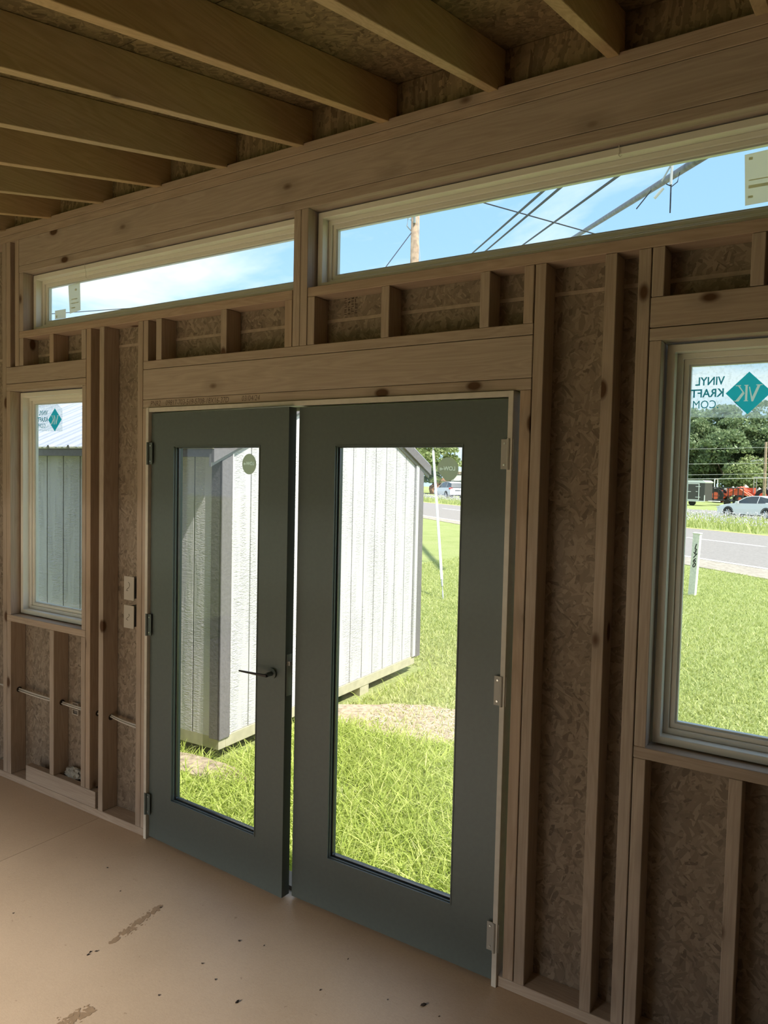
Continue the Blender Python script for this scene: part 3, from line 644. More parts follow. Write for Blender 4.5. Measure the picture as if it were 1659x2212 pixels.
def blades(name,P,h,w,lean,mat,label,cat,seed,seg=2,parent=None):
    r=np.random.default_rng(seed); n=len(P); h=h*r.uniform(.6,1.25,n); az=r.uniform(0,2*np.pi,n); ln=lean*r.uniform(.3,1.4,n)
    fx=r.uniform(0,np.pi,n); wx,wy=np.cos(fx),np.sin(fx); w=w*r.uniform(.7,1.3,n)
    rows=seg; V=[]
    for k in range(rows+1):
        t=k/rows; ww=w*(1-t)**.7*.5 if k<rows else 0*w
        cx=P[:,0]+np.cos(az)*h*ln*t**1.8; cy=P[:,1]+np.sin(az)*h*ln*t**1.8; cz=P[:,2]+h*(t-.25*ln*t*t)
        if k<rows: V+= [np.stack([cx-wx*ww,cy-wy*ww,cz],1),np.stack([cx+wx*ww,cy+wy*ww,cz],1)]
        else: V.append(np.stack([cx,cy,cz],1))
    nv=2*rows+1; VV=np.stack(V,1).reshape(-1,3).astype(np.float32); base=(np.arange(n)*nv)[:,None]
    tris=[]
    for k in range(rows-1): a=2*k; tris+=[(a,a+1,a+3),(a,a+3,a+2)]
    tris.append((2*rows-2,2*rows-1,2*rows)); T=np.array(tris,dtype=np.int32).reshape(1,-1)
    I=(base+T).reshape(-1); nt_=len(I)//3
    me=bpy.data.meshes.new(name); me.vertices.add(len(VV)); me.vertices.foreach_set('co',VV.ravel()); me.loops.add(len(I)); me.loops.foreach_set('vertex_index',I)
    me.polygons.add(nt_); me.polygons.foreach_set('loop_start',np.arange(nt_,dtype=np.int32)*3); me.polygons.foreach_set('loop_total',np.full(nt_,3,dtype=np.int32)); me.update()
    tint=np.clip(r.normal(.5,.24,n),0,1).astype(np.float32); at=me.attributes.new('tint','FLOAT','POINT'); at.data.foreach_set('value',np.repeat(tint,nv))
    me.materials.append(mat); o=bpy.data.objects.new(name,me); COL.objects.link(o); tag(o,label,cat,kind='stuff'); return o
GR1=grass_mat('lush_grass_blade',(.28,.38,.06),(.52,.61,.13),(.78,.80,.32)); GR2=grass_mat('mown_grass_blade',(.30,.37,.11),(.53,.57,.19),(.78,.77,.42))
rg=np.random.default_rng(7)
def scatter(n,x0,x1,y0,y1):
    a,b_=rg.uniform(x0,x1,n),rg.uniform(y0,y1,n); return np.stack([a,b_,hgt(a,b_)],1)
shedpoly=[(-3.75,1.45),(-3.9,4.75),(-12,4.4),(-12,1.15)]
P=scatter(30000,-5.2,1.2,.35,2.55); ms=~in_poly(P,shedpoly)&~(in_poly(P,pt)&(rg.random(len(P))>.16))&~(in_poly(P,pt2)&(rg.random(len(P))>.45))
# clumps: keep points by a smooth density
P=P[ms]; cl_=np.sin(P[:,0]*5.1+np.sin(P[:,1]*4.3)*2)+np.sin(P[:,1]*6.7+P[:,0]*2.2); P=P[(cl_>-1.1)|(rg.random(len(P))<.35)]
near=P
blades('tall_grass',near,.135,.0095,1.15,GR1,'long lush unmown grass just outside the double doors','grass',1,4)
P=scatter(52000,-5.2,1.2,.35,2.7); P=P[~in_poly(P,shedpoly)&~(in_poly(P,pt)&(rg.random(len(P))>.25))&~(in_poly(P,pt2)&(rg.random(len(P))>.4))]
blades('ground_cover',P,.055,.011,1.3,GR1,'low clover and short growth under the long grass','weeds',2,2)
P=scatter(330000,-8.5,2.5,2.5,16.5)
ang=np.arctan2(-P[:,0],P[:,1]+2.3); vis=((ang>R(3))&(ang<R(36)))
P=P[vis]; P=P[~in_poly(P,shedpoly)&~(in_poly(P,pt)&(rg.random(len(P))>.30))]
dn=rg.random(len(P))<np.clip(7/(P[:,1]+2),.25,1); P=P[dn]
sh_a,sh_b=Vector(SH[0]),Vector(SH[1]); nrm=np.array([(sh_b-sh_a).y,-(sh_b-sh_a).x]); nrm=nrm/np.linalg.norm(nrm); nrm=nrm if nrm[1]>0 else -nrm
P=P[(P[:,:2]-np.array(sh_a))@nrm<0]
blades('mown_grass',P,.05,.011,1.0,GR2,'sunlit mown lawn between the building and the road','grass',3,2)
# straw chips on the soil
P=scatter(9000,-4.3,-1.7,2.1,3.4); P=P[in_poly(P,pt)]; P[:,2]+=.006
blades('dry_chips',P,.028,.006,2.4,grass_mat('dry_straw',(.50,.40,.26),(.78,.68,.50),(.92,.88,.76),.1),'pale dry straw and chips on the bare soil by the shed','straw',5,1)
# clumps around the shed foot
P=scatter(5000,-5.1,-3.3,.9,4.9); d1=in_poly(P,[(-3.72,1.3),(-3.85,4.75),(-3.70,4.75),(-3.57,1.2)]); d2=in_poly(P,[(-5.1,1.28),(-3.7,1.36),(-3.7,1.46),(-5.1,1.40)])
P=P[(d1&(rg.random(len(P))<.35))|(d2&(rg.random(len(P))<.7))]
blades('weeds_at_shed',P,.13,.010,1.0,GR1,'straggly weeds growing along the foot of the white shed','weeds',6,3)
# median wild flowers
P=np.stack([rg.uniform(-52,4,90000),rg.uniform(28,72,90000),np.full(90000,G)],1)
def side(P,l): a,b_=np.array(l[0]),np.array(l[1]); n=np.array([-(b_-a)[1],(b_-a)[0]]); n=n/np.linalg.norm(n); n=n if n[1]>0 else -n; return (P[:,:2]-a)@n
mk=(side(P,YE)>.5)&(side(P,FN)<-.4)
ang=np.arctan2(-P[:,0],P[:,1]+2.3); mk&=(((ang>R(3))&(ang<R(13)))|((ang>R(25))&(ang<R(33))))
P=P[mk]
blades('median_grass',P,.38,.05,.5,GR2,'rough grass strip between the two carriageways','grass',8,2)
Q=P[::2].copy(); Q[:,2]+=rg.uniform(.28,.5,len(Q))
blades('median_flowers',Q,.07,.06,.3,grass_mat('white_flower',(.6,.5,.62),(.8,.72,.8),(.95,.92,.95),.3),'haze of small white flowers along the median grass','flowers',9,1)

# ------------------------------------------------------------------ shed
def siding_mat():
    m,t,b=newmat('white_painted_siding'); g=NT(t); v=g.n('ShaderNodeTexCoord').outputs['Object']
    w=g.n('ShaderNodeTexNoise',{'Vector':g.n('ShaderNodeMapping',{0:v,3:(20,20,75)}).outputs[0],'Scale':1.0,'Detail':3.0,'Distortion':1.2}).outputs[0]
    f2=g.n('ShaderNodeTexNoise',{'Vector':g.n('ShaderNodeMapping',{0:v,3:(7,7,1.0)}).outputs[0],'Scale':1.3,'Detail':2.0}).outputs[0]
    h=g.m('MULTIPLY',w,g.ramp(f2,[(.42,(.15,.15,.15)),(.58,(1,1,1))]))
    b.inputs['Base Color'].default_value=(.63,.61,.62,1); b.inputs['Roughness'].default_value=.55
    t.links.new(g.n('ShaderNodeBump',{'Strength':1.0,'Distance':.012,'Height':h}).outputs[0],b.inputs['Normal']); return m
SID=siding_mat(); TRIMG=flat('taupe_grey_trim',(.19,.175,.18),.55,noise=.08,nscale=40,bump=.3)
GRV=flat('dark_grey_groove',(.22,.23,.22),.7); SKID=flat('treated_skid_timber',(.50,.46,.32),.8,noise=.12,nscale=12); RIBW=flat('white_metal_roofing',(.36,.375,.43),.45,spec=.3)
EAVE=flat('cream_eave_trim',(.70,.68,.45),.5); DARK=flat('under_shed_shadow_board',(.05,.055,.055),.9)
TRIMG2=flat('pale_grey_trim',(.30,.285,.29),.55); C=Vector((-3.824,1.507,0)); shed=empty('shed',(C.x,C.y,G),math.atan2(.99913,-.04178)-math.pi/2,label='white board-sided garden shed with grey trim outside the doors',cat='shed')
# local frame: y = along the gable wall (e2), x = -e1 ; so the long side runs to -x, gable face looks to +x
GL,LL,z0s,ze=3.05,6.2,.09,2.16      # heights are above the ground
def loc(name,mb,mat,par=None,**k): return mb.build(name,mat,par or shed,local=True,**k)
zt=1.875-G; pk=zt-.02+1.525*.44
m=MB(); m.box(-LL+.01,-.016,.014,GL-.014,.10,zt-.06); loc('wall_core',m,flat('shed_core',(.5,.5,.48),.8))
m=MB(); m.prism([(.016,zt-.07),(GL-.016,zt-.07),(GL/2,pk-.06)],-LL+.01,-.016,'x'); loc('gable_core',m,flat('shed_core2',(.5,.5,.48),.8))
gr=[0.125,.330,.533,.736,.940,1.143,1.346,1.549,1.757,1.966,2.163,2.365,2.572,2.776,2.976]
edges=[0.0]+gr[0:]+[3.05]
def rakez(s): return zt-.005+ .44*min(s,GL-s)
for a,b_ in zip(edges,edges[1:]):
    a2,b2=a+.0055,b_-.0055; m=MB()
    pts=[(a2,z0s),(b2,z0s),(b2,rakez(b2))]+([(GL/2,rakez(GL/2))] if a2<GL/2<b2 else [])+[(a2,rakez(a2))]
    m.prism(pts,-.015,0,'x'); loc('siding_board',m,SID,bevel=.0015)
m=MB(); m.prism([(.01,z0s),(GL-.01,z0s),(GL-.01,zt-.05),(GL/2,pk-.04),(.01,zt-.05)],-.0155,-.008,'x'); loc('groove_backing',m,GRV)  # darker grey backing seen between the boards
e=0.0; sx=[-.033]+[-.235-.2186*k for k in range(28)]
sx=[0.0]+[-.042-.2135*k for k in range(30) if .042+.2135*k<LL]+[-LL]
for a,b_ in zip(sx,sx[1:]):
    m=MB(); m.box(b_+.0055,a-.0055,.0,.015,z0s,zt-.01); loc('siding_board',m,SID,bevel=.0015)
m=MB(); m.box(-LL,-.003,.008,.0155,z0s,zt-.02); loc('groove_backing',m,GRV)
# corner trims
m=MB(); m.box(-.080,.019,-.010,0,.078,zt+.0); m.box(0,.019,-.010,.100,.078,zt+.04); loc('corner_trim',m,TRIMG,bevel=.002)
m=MB(); m.box(0,.019,3.05-.010,3.05+.10,.074,zt+.04); loc('corner_trim',m,TRIMG,bevel=.002)
m=MB(); m.box(.0,.022,.100,.112,.09,zt+.02); loc('white_corner_bead',m,SID); m=MB(); m.box(0,.022,2.976,3.035,.09,zt+.0); loc('white_corner_bead',m,SID)
# skids and blocks
m=MB(); m.box(-LL,.006,.0,.075,.0,.092); loc('skid_beam',m,SKID,bevel=.003)
m=MB(); m.box(-.05,.006,.075,GL-.0,.0+.0,.088); sk=loc('end_joist',m,SKID,bevel=.003)
for s_ in (1.95,):
    m=MB(); m.box(-.3,-.0,s_,s_+.16,-.09,-.0); loc('support_block',m,SKID)
m=MB(); m.box(-LL+.1,-.12,.12,GL-.1,-.0,.09); loc('underfloor_shade',m,DARK)  # near-black box added under the floor to stand for the shade there
shed.location.z=G+.0
# the shed rides a little above the soil
for o in shed.children: o.location.z+=.0
# eave fascia and soffit on the long side
ov=.10; ovf=.20; m=MB(); m.box(-LL-.1,.02,-ov-.018,-ov,zt-.015,zt+.045); loc('fascia_board',m,TRIMG,bevel=.002)
m=MB(); m.box(-LL-.1,.0,-ov,.0,zt-.012,zt+.0); loc('soffit',m,SID)
m=MB(); m.box(-LL-.1,.04,-ov-.028,-ov-.002,zt+.045,zt+.060); loc('eave_trim',m,EAVE)
# roof planes: ribbed metal
sl=.44
def roofz(y): return zt+.062+sl*(y+ov)
def roof(side):
    m=MB(); prof=[]; x=-LL-.12
    while x<-.2:
        prof+=[(x,0),(x+.065,0),(x+.077,.010),(x+.092,.010),(x+.104,0),(x+.145,0),(x+.157,.010),(x+.172,.010),(x+.184,0),(x+.208,0),(x+.224,.024),(x+.240,.024),(x+.254,0)]; x+=.2286+.0254
    ya,yb=(-ov-.03,GL/2) if side>0 else (GL+ovf+.03,GL/2)
    hz=lambda y: roofz(y) if side>0 else roofz(GL-y)
    vs=[];fs=[]
    for x,h in prof: vs+=[(x,ya,hz(ya)+h),(x,yb,hz(yb)+h)]
    for i in range(len(prof)-1): fs.append((2*i,2*i+2,2*i+3,2*i+1))
    m.add(vs,fs); return m
for s_ in (1,-1): loc('roof_sheet',roof(s_),RIBW)
# ribs end plugs at the eave: dark open rib ends
RC=flat('grey_rib_closure',(.22,.21,.15),.8); x=-LL-.12
while x<-.2:
    z=roofz(-ov-.03); m=MB(); m.prism([(x+.214,z-.002),(x+.224,z+.020),(x+.242,z+.020),(x+.252,z-.002)],-ov-.029,-ov-.02,'y'); loc('rib_closure',m,RC); x+=.254
# rake boards on the gable overhang
for sgn in (1,-1):
    def yy(y): return y if sgn>0 else GL-y
    for nm,x0,x1,dz0,dz1,mt in (('rake_board',.021,.045,-.105,-.008,TRIMG),('frieze_board',.0,.020,-.135,-.045,TRIMG2)):
        ov_=ov if sgn>0 else ovf
        pts=[(yy(-ov_-.02),roofz(-ov_-.02)+dz0),(yy(GL/2),roofz(GL/2)+dz0),(yy(GL/2),roofz(GL/2)+dz1),(yy(-ov_-.02),roofz(-ov_-.02)+dz1)]
        m=MB(); m.prism(pts,x0,x1,'x'); loc(nm,m,mt)
m=MB(); m.prism([(-ov,zt-.015),(0,zt-.015),(0,roofz(0)-.02),(-ov,roofz(-ov)-.012)],.0,.019,'x'); loc('eave_return',m,SID)

# ------------------------------------------------------------------ address post, guy wire, utility poles, cables
POSTM=flat('weathered_white_post',(.82,.80,.72),.8,noise=.12,nscale=25); INK=flat('black_paint',(.04,.04,.035),.7)
post=empty('address_post',(-2.39,11.87,G),R(-12),label='leaning white address post numbered 13760 on the lawn by the road',cat='post')
m=MB(); m.box(-.062,.062,-.045,.045,0,1.12); po=m.build('post_body',POSTM,post,local=True,bevel=.006); 
m=MB(); m.box(-.070,.070,-.053,.053,1.12,1.145); m.build('post_cap',POSTM,post,local=True,bevel=.006)
for i,ch in enumerate('13760'):
    text_mesh('numeral',ch,.115,INK,Min(-.030,-.0465,.865-.086*i),post,shear=.25,sx=1.0,extr=.0008,local=True,bold=.0035)
post.rotation_euler=(R(1.0),R(3.0),R(-14))
GUY=flat('white_guy_guard',(.88,.88,.84),.4); WIRE=flat('dark_wire',(.035,.04,.05),.6); GALV=flat('galvanised_wire',(.45,.46,.45),.5,metal=.5)
A=Vector((-5.69,8.5,G)); T=Vector((-12.1,18.2,10.2))
def on(t): return A+(T-A)*t
gw=empty('guy_wire',tuple(A),label='white plastic guard on the guy wire slanting down to the lawn',cat='guy wire')
m=MB(); m.tube([on(0),on(1)],.006,6); m.build('wire',GALV,gw)
m=MB(); m.tube([on(.027),on(.245)],.024,10); m.build('guard_sleeve',GUY,gw); m=MB(); m.tube([on(.0),on(.012)],.012,8); m.build('anchor_eye',GALV,gw); m=MB(); m.tube([on(.018),on(.027)],.016,8); m.build('guard_clip',GALV,gw)
POLEW=flat('weathered_pole_wood',(.42,.30,.21),.9,noise=.35,nscale=6,bump=.6)
up_=empty('utility_pole',(-12.2,18.36,G),label='tall brown wooden utility pole seen through the right clerestory window',cat='utility pole')
m=MB(); m.tube([(-12.2,18.36,G),(-12.24,18.34,10.7)],[.17,.135],14); m.build('pole_shaft',POLEW,up_,smooth=True)
m=MB(); m.tube([(-12.30,18.25,9.95),(-12.43,18.2,10.05),(-12.46,18.2,9.8),(-12.33,18.22,9.65)],.02,6); m.box(-12.2,-12.14,18.16,18.22,9.85,10.15); m.build('pole_bracket',GALV,up_)
def wire(label,a,b_,r,sagv=0,n=10,mat=WIRE,name='overhead_wire'):
    a,b_=Vector(a),Vector(b_); pts=[a+(b_-a)*(i/n)-Vector((0,0,sagv*4*(i/n)*(1-i/n))) for i in range(n+1)]
    m=MB(); m.tube(pts,r,6,cap=True); return tag(m.build(name,mat),label,'overhead wire')
def ext(p30,p9,k=.1): p30=Vector(p30); p9=Vector((0,-2.3,1.747))+(Vector(p9)-Vector((0,-2.3,1.747)))*1.6; return p9+(p9-p30)*k
wire('upper left of two close parallel black wires rising right in the clerestory',Vector((-13.36,24.56,10.67)),ext((-13.36,24.56,10.67),(-3.25,6.09,5.14)),.026)
wire('lower right of two close parallel black wires rising right in the clerestory',Vector((-12.94,24.76,10.70)),ext((-12.94,24.76,10.70),(-3.08,6.16,5.16)),.026)
wire('single black wire just left of the thick cable in the clerestory',Vector((-11.62,25.36,10.92)),ext((-11.62,25.36,10.92),(-2.49,6.35,5.23)),.026)
w4a,w4b=Vector((-12.8,24.83,12.71)),Vector((-2.64,6.3,4.61)); 
v1=Vector((-3.84,5.84,5.03))-Vector((0,-2.3,1.747)); v2=w4b-Vector((0,-2.3,1.747)); c0=Vector((0,-2.3,1.747))
p1_,p2_=c0+v1*2.2,c0+v2*2.2; wire('thin wire crossing the others, sloping down to the right in the clerestory',p1_-(p2_-p1_)*.6,p2_+(p2_-p1_)*.5,.016)
bt=empty('overhead_cable_bundle',(-2,6.5,5.2),label='thick bundled overhead cable with clamp and dangling ends in the clerestory',cat='cable')
far_=lambda p: c0+(Vector(p)-c0)*1.7
fa,fb=Vector((-9.75,26.07,11.17)),far_((-1.66,6.55,5.32)); fe=fb+(fb-fa)*.10
m=MB(); m.tube([fa+(fe-fa)*i/8 for i in range(9)],[.075-.0*i for i in range(9)],12); m.build('cable_sheath',flat('grey_cable_sheath',(.13,.13,.15),.45,noise=.4,nscale=5),bt,smooth=True)
m=MB(); m.tube([fa+(fe-fa)*i/8+Vector((-.03,0,.045)) for i in range(9)],.014,8); m.build('messenger_wire',GALV,bt)
def tb(m,pts,r): m.tube([far_(p) for p in pts],r*1.7,8)
m=MB(); tb(m,[(-1.885,6.50,5.32),(-1.89,6.50,5.10)],.015); m.build('hanging_clamp',flat('pale_clamp',(.62,.60,.58),.4,metal=.3),bt)
m=MB(); tb(m,[(-1.885,6.5,5.34),(-1.99,6.5,5.16)],.010); m.build('support_clip',GALV,bt)
m=MB(); tb(m,[(-1.97,6.5,5.08),(-2.06,6.49,4.98)],.018); m.build('splice_sleeve',flat('pale_splice',(.60,.60,.58),.5),bt)
m=MB(); tb(m,[(-1.888,6.50,5.10),(-1.886,6.5,4.79)],.008); m.build('dangling_end',WIRE,bt)
m=MB(); tb(m,[(-2.09,6.45,5.06),(-2.24,6.42,4.87)],.007); m.build('dangling_end',WIRE,bt)
m=MB(); tb(m,[(-1.80,6.5,5.22),(-1.82,6.5,5.12),(-1.88,6.5,5.08),(-1.94,6.5,5.12)],.006); m.build('cable_loop',WIRE,bt)
v1=Vector((-4.63,5.42,4.69))-c0; v2=Vector((-4.91,5.25,4.24))-c0
wire('thin wire dropping left from the wooden utility pole',c0+v1*2.63,c0+v2*2.4+Vector((0,0,0)),.014)
v1=Vector((-7.47,2.72,3.49))-c0; v2=Vector((-7.07,3.27,3.61))-c0; q1,q2=c0+v1*3,c0+v2*3
wire('faint wire low across the left clerestory window',q1-(q2-q1)*1.2,q2+(q2-q1)*1.5,.013)
fp=empty('distant_utility_pole',(-7.77,82.3,G),label='slim far utility pole with lamp arm before the trees in the right window',cat='utility pole')
m=MB(); m.tube([(-7.77,82.3,G),(-7.82,82.3,6.2)],[.17,.12],10); m.build('pole_shaft',POLEW,fp); m=MB(); m.tube([(-7.8,82.3,4.1),(-8.3,82.2,4.35),(-8.8,82.1,4.3)],.04,6); m.box(-9.15,-8.75,82.0,82.2,4.2,4.3); m.build('lamp_arm',GALV,fp)
PW=flat('pale_far_wire',(.6,.6,.56),.5)
for z,lab in ((5.9,'highest far wire crossing before the dark trees'),(4.3,'second far wire crossing before the dark trees'),(3.4,'third far wire crossing before the dark trees'),(2.95,'lowest thick pale cable sagging before the dark trees')):
    wire(lab,(-40,80,z-.9 if z<4 else z-.4),(10,83,z+.5),.018 if z>3 else .035,.5,12,PW)

# ------------------------------------------------------------------ vehicles
CARW=flat('white_car_paint',(.80,.81,.82),.25,spec=.6); CARG=flat('car_window_glass',(.05,.06,.065),.08,spec=.8); TYRE=flat('tyre_rubber',(.03,.03,.03),.8); RIMM=flat('alloy_rim',(.62,.62,.60),.3,metal=.7)
REDL=flat('red_tail_lamp',(.45,.03,.02),.3); PLAS=flat('dark_plastic',(.05,.05,.05),.6); HEADL=flat('headlamp',(.75,.78,.8),.15)
def loft(secs):
    m=MB(); n=len(secs[0]); vs=[p for s_ in secs for p in s_]; fs=[]
    for i in range(len(secs)-1):
        for k in range(n): fs.append((i*n+k,i*n+(k+1)%n,(i+1)*n+(k+1)%n,(i+1)*n+k))
    fs+=[tuple(range(n))[::-1],tuple((len(secs)-1)*n+k for k in range(n))]; m.add(vs,fs); return m
def car(name,loc_,rz,label,low,top,wb,wr,W_,cabin,scale=1):
    """x forward. low: list of (x,zbottom,zbelt,halfw); cabin: list of (x,zroof,halfw_roof)"""
    rt=empty(name,loc_,rz,label=label,cat='car'); rt.scale=(scale,)*3
    secs=[]
    for x,zb,zt_,hw in low:
        secs.append([(x,-hw*.92,zb),(x,-hw,zb+.12),(x,-hw,zb+(zt_-zb)*.55),(x,-hw*.93,zt_-.02),(x,-hw*.80,zt_),(x,hw*.80,zt_),(x,hw*.93,zt_-.02),(x,hw,zb+(zt_-zb)*.55),(x,hw,zb+.12),(x,hw*.92,zb)])
    body=loft(secs).build('body_shell',CARW,rt,local=True,smooth=False)
    secs=[]
    for x,zbelt,zr,hb,hr in cabin: secs.append([(x,-hb,zbelt),(x,-hr,zr-.03),(x,-hr*.9,zr),(x,hr*.9,zr),(x,hr,zr-.03),(x,hb,zbelt)])
    loft(secs).build('window_band',CARG,rt,local=True)
    # roof skin and pillars
    secs=[]
    for x,zbelt,zr,hb,hr in cabin[1:-1]: secs.append([(x,-hr*1.0,zr-.045),(x,-hr*.93,zr+.012),(x,hr*.93,zr+.012),(x,hr,zr-.045)])
    loft(secs).build('roof_panel',CARW,rt,local=True,smooth=False)
    for s_ in (-1,1):
        for i in (0,len(cabin)-2):
            a,b_=cabin[i],cabin[i+1]; m=MB(); m.tube([(a[0],s_*a[3],a[1]),(b_[0],s_*b_[4],b_[2]-.02)],.035,6); m.build('pillar',CARW,rt,local=True)
        mid=cabin[len(cabin)//2]; m=MB(); m.tube([(mid[0]+.05,s_*mid[3]*1.0,mid[1]),(mid[0],s_*mid[4]*1.005,mid[2]-.02)],.022,6); m.build('pillar',CARW,rt,local=True)
    for xw in wb:
        for s_ in (-1,1):
            m=MB(); y0,y1=s_*(W_-.22),s_*(W_+.005); m.tube([(xw,y0,wr),(xw,y1,wr)],wr,24); wh=m.build('wheel',TYRE,rt,local=True)
            m=MB(); m.tube([(xw,s_*(W_-.01),wr),(xw,s_*(W_+.012),wr)],wr*.70,24); m.build('wheel_disc',PLAS,wh,local=True)
            m=MB()
            for k in range(8):
                a=2*math.pi*k/8+.2; m.tube([(xw,s_*(W_+.018),wr),(xw+math.cos(a)*wr*.68,s_*(W_+.018),wr+math.sin(a)*wr*.68)],[.03,.045],4)
            m.build('rim',RIMM,wh,local=True)
            m=MB()
            pts=[(xw+math.cos(a)*(wr+.045),s_*(W_-.004),wr+math.sin(a)*(wr+.045)) for a in [math.pi*k/12 for k in range(13)]]
            m.tube(pts,.03,6); m.build('wheel_arch',PLAS,rt,local=True)
    return rt
low=[(2.42,.30,.52,.62),(2.36,.20,.68,.80),(2.1,.17,.80,.89),(1.4,.17,.90,.92),(.75,.16,.95,.93),(0,.16,.97,.93),(-1.2,.16,1.0,.93),(-1.9,.20,1.03,.90),(-2.35,.28,1.02,.82),(-2.42,.40,.95,.74)]
cab=[(1.0,.94,.96,.80,.74),(.30,.95,1.33,.84,.62),(-.15,.96,1.42,.85,.60),(-.75,.98,1.43,.85,.60),(-1.3,1.0,1.33,.82,.58),(-2.1,1.02,1.05,.74,.66)]
sed=car('sedan_car',(-5.03,46.6,G+.02),R(158),'white sedan driving left on the far road in the right window',low,cab,(1.42,-1.40),.335,.93,cab,.82)
sed.scale=(.81,.81,.95)
def duo(nm,mt,par,boxes):
    for b_ in boxes: m=MB(); m.box(*b_); m.build(nm,mt,par,local=True)
duo('headlamp',HEADL,sed,[(2.20,2.40,-.86,-.50,.60,.70),(2.20,2.40,.50,.86,.60,.70)])
duo('wing_mirror',CARW,sed,[(.62,.82,-1.06,-.92,.95,1.08),(.62,.82,.92,1.06,.95,1.08)])
duo('door_handle',CARW,sed,[(x,x+.18,s_*.94-.01,s_*.94+.01,.80,.83) for x in (-.35,-1.15) for s_ in (-1,1)])
m=MB(); m.box(-1.05,1.05,-.945,.945,.20,.27); m.build('side_skirt',PLAS,sed,local=True)
low=[(2.25,.40,.75,.70),(2.15,.28,.95,.86),(1.3,.26,1.06,.92),(0,.26,1.10,.93),(-1.5,.26,1.14,.93),(-2.15,.30,1.12,.90),(-2.30,.40,1.00,.84)]
cab2=[(1.05,1.05,1.08,.82,.76),(.35,1.08,1.58,.86,.66),(-.4,1.09,1.70,.86,.66),(-1.3,1.12,1.69,.86,.65),(-1.95,1.12,1.58,.84,.62),(-2.22,1.10,1.15,.82,.76)]
suv=car('suv_car',(-35.2,65.2,G+.01),R(140),'white hatchback SUV seen from behind through the right door glass',low,cab2,(1.35,-1.38),.36,.93,cab2,.98)
duo('tail_lamp',REDL,suv,[(-2.26,-2.10,-.92,-.55,.95,1.12),(-2.26,-2.10,.55,.92,.95,1.12)])
m=MB(); m.box(-2.34,-2.20,-.62,.62,.30,.40); m.build('lower_bumper',PLAS,suv,local=True); duo('plate_recess',PLAS,suv,[(-2.33,-2.2,-.30,.30,.80,.86)])
for s_ in (-1,1): m=MB(); m.tube([(.2,s_*.62,1.74),(-1.7,s_*.62,1.74)],.025,6); m.build('roof_rail',PLAS,suv,local=True)

# enclosed cargo trailer
DKG=flat('charcoal_trailer_skin',(.075,.07,.065),.5); WTR=flat('white_trim',(.85,.85,.83),.4)
tr=empty('cargo_trailer',(-12.6,71.6,G),R(-10),label='charcoal enclosed cargo trailer with white roof and side door',cat='trailer')
def TL(n,m,mt,**k): return m.build(n,mt,tr,local=True,**k)
m=MB(); m.box(-2.6,1.25,-1.0,1.0,.45,2.12); TL('trailer_body',m,DKG,bevel=.03)
m=MB(); m.prism([(-2.65,2.12),(1.25,2.12),(1.30,2.22),(1.05,2.36),(-2.65,2.32)],-1.04,1.04,'y'); TL('trailer_roof',m,WTR)
m=MB(); m.frame(-.35,.75,.52,2.08,.07,-1.03,-1.0); d=TL('side_door_frame',m,WTR); m=MB(); m.box(-.28,.68,-1.012,-1.0,.59,2.01); TL('side_door',m,DKG)
m=MB(); [m.box(a,b_,-1.06,-1.02,z,z+.05) for a,b_,z in ((.42,.85,1.76),(.42,.85,.78),(-.35,.0,1.28),(.45,.6,1.30))]; TL('door_hardware',m,WTR)
m=MB(); m.tube([(-.72-.42*math.cos(a)-.1,-1.03,.40+.42*math.sin(a)) for a in [math.pi*k/12 for k in range(13)]],.05,6); TL('mudguard',m,WTR)
m=MB(); m.box(-2.6,1.28,-1.02,-.98,.40,.48); m.box(1.2,1.26,-1.03,-.97,.4,1.0); TL('lower_rail',m,WTR)
m=MB(); m.tube([(-.82,-1.0,.31),(-.82,-.78,.31)],.31,20); w=TL('wheel',m,TYRE); m=MB(); m.tube([(-.82,-1.02,.31),(-.82,-.99,.31)],.2,20); TL('hub',m,WTR)
m=MB(); m.tube([(.0,-.7,.31),(.0,-.5,.31)],.0+.31,16); TL('wheel',m,TYRE); m=MB(); m.tube([(1.2,0,.45),(2.3,0,.45)],.06,6); TL('drawbar',m,WTR)

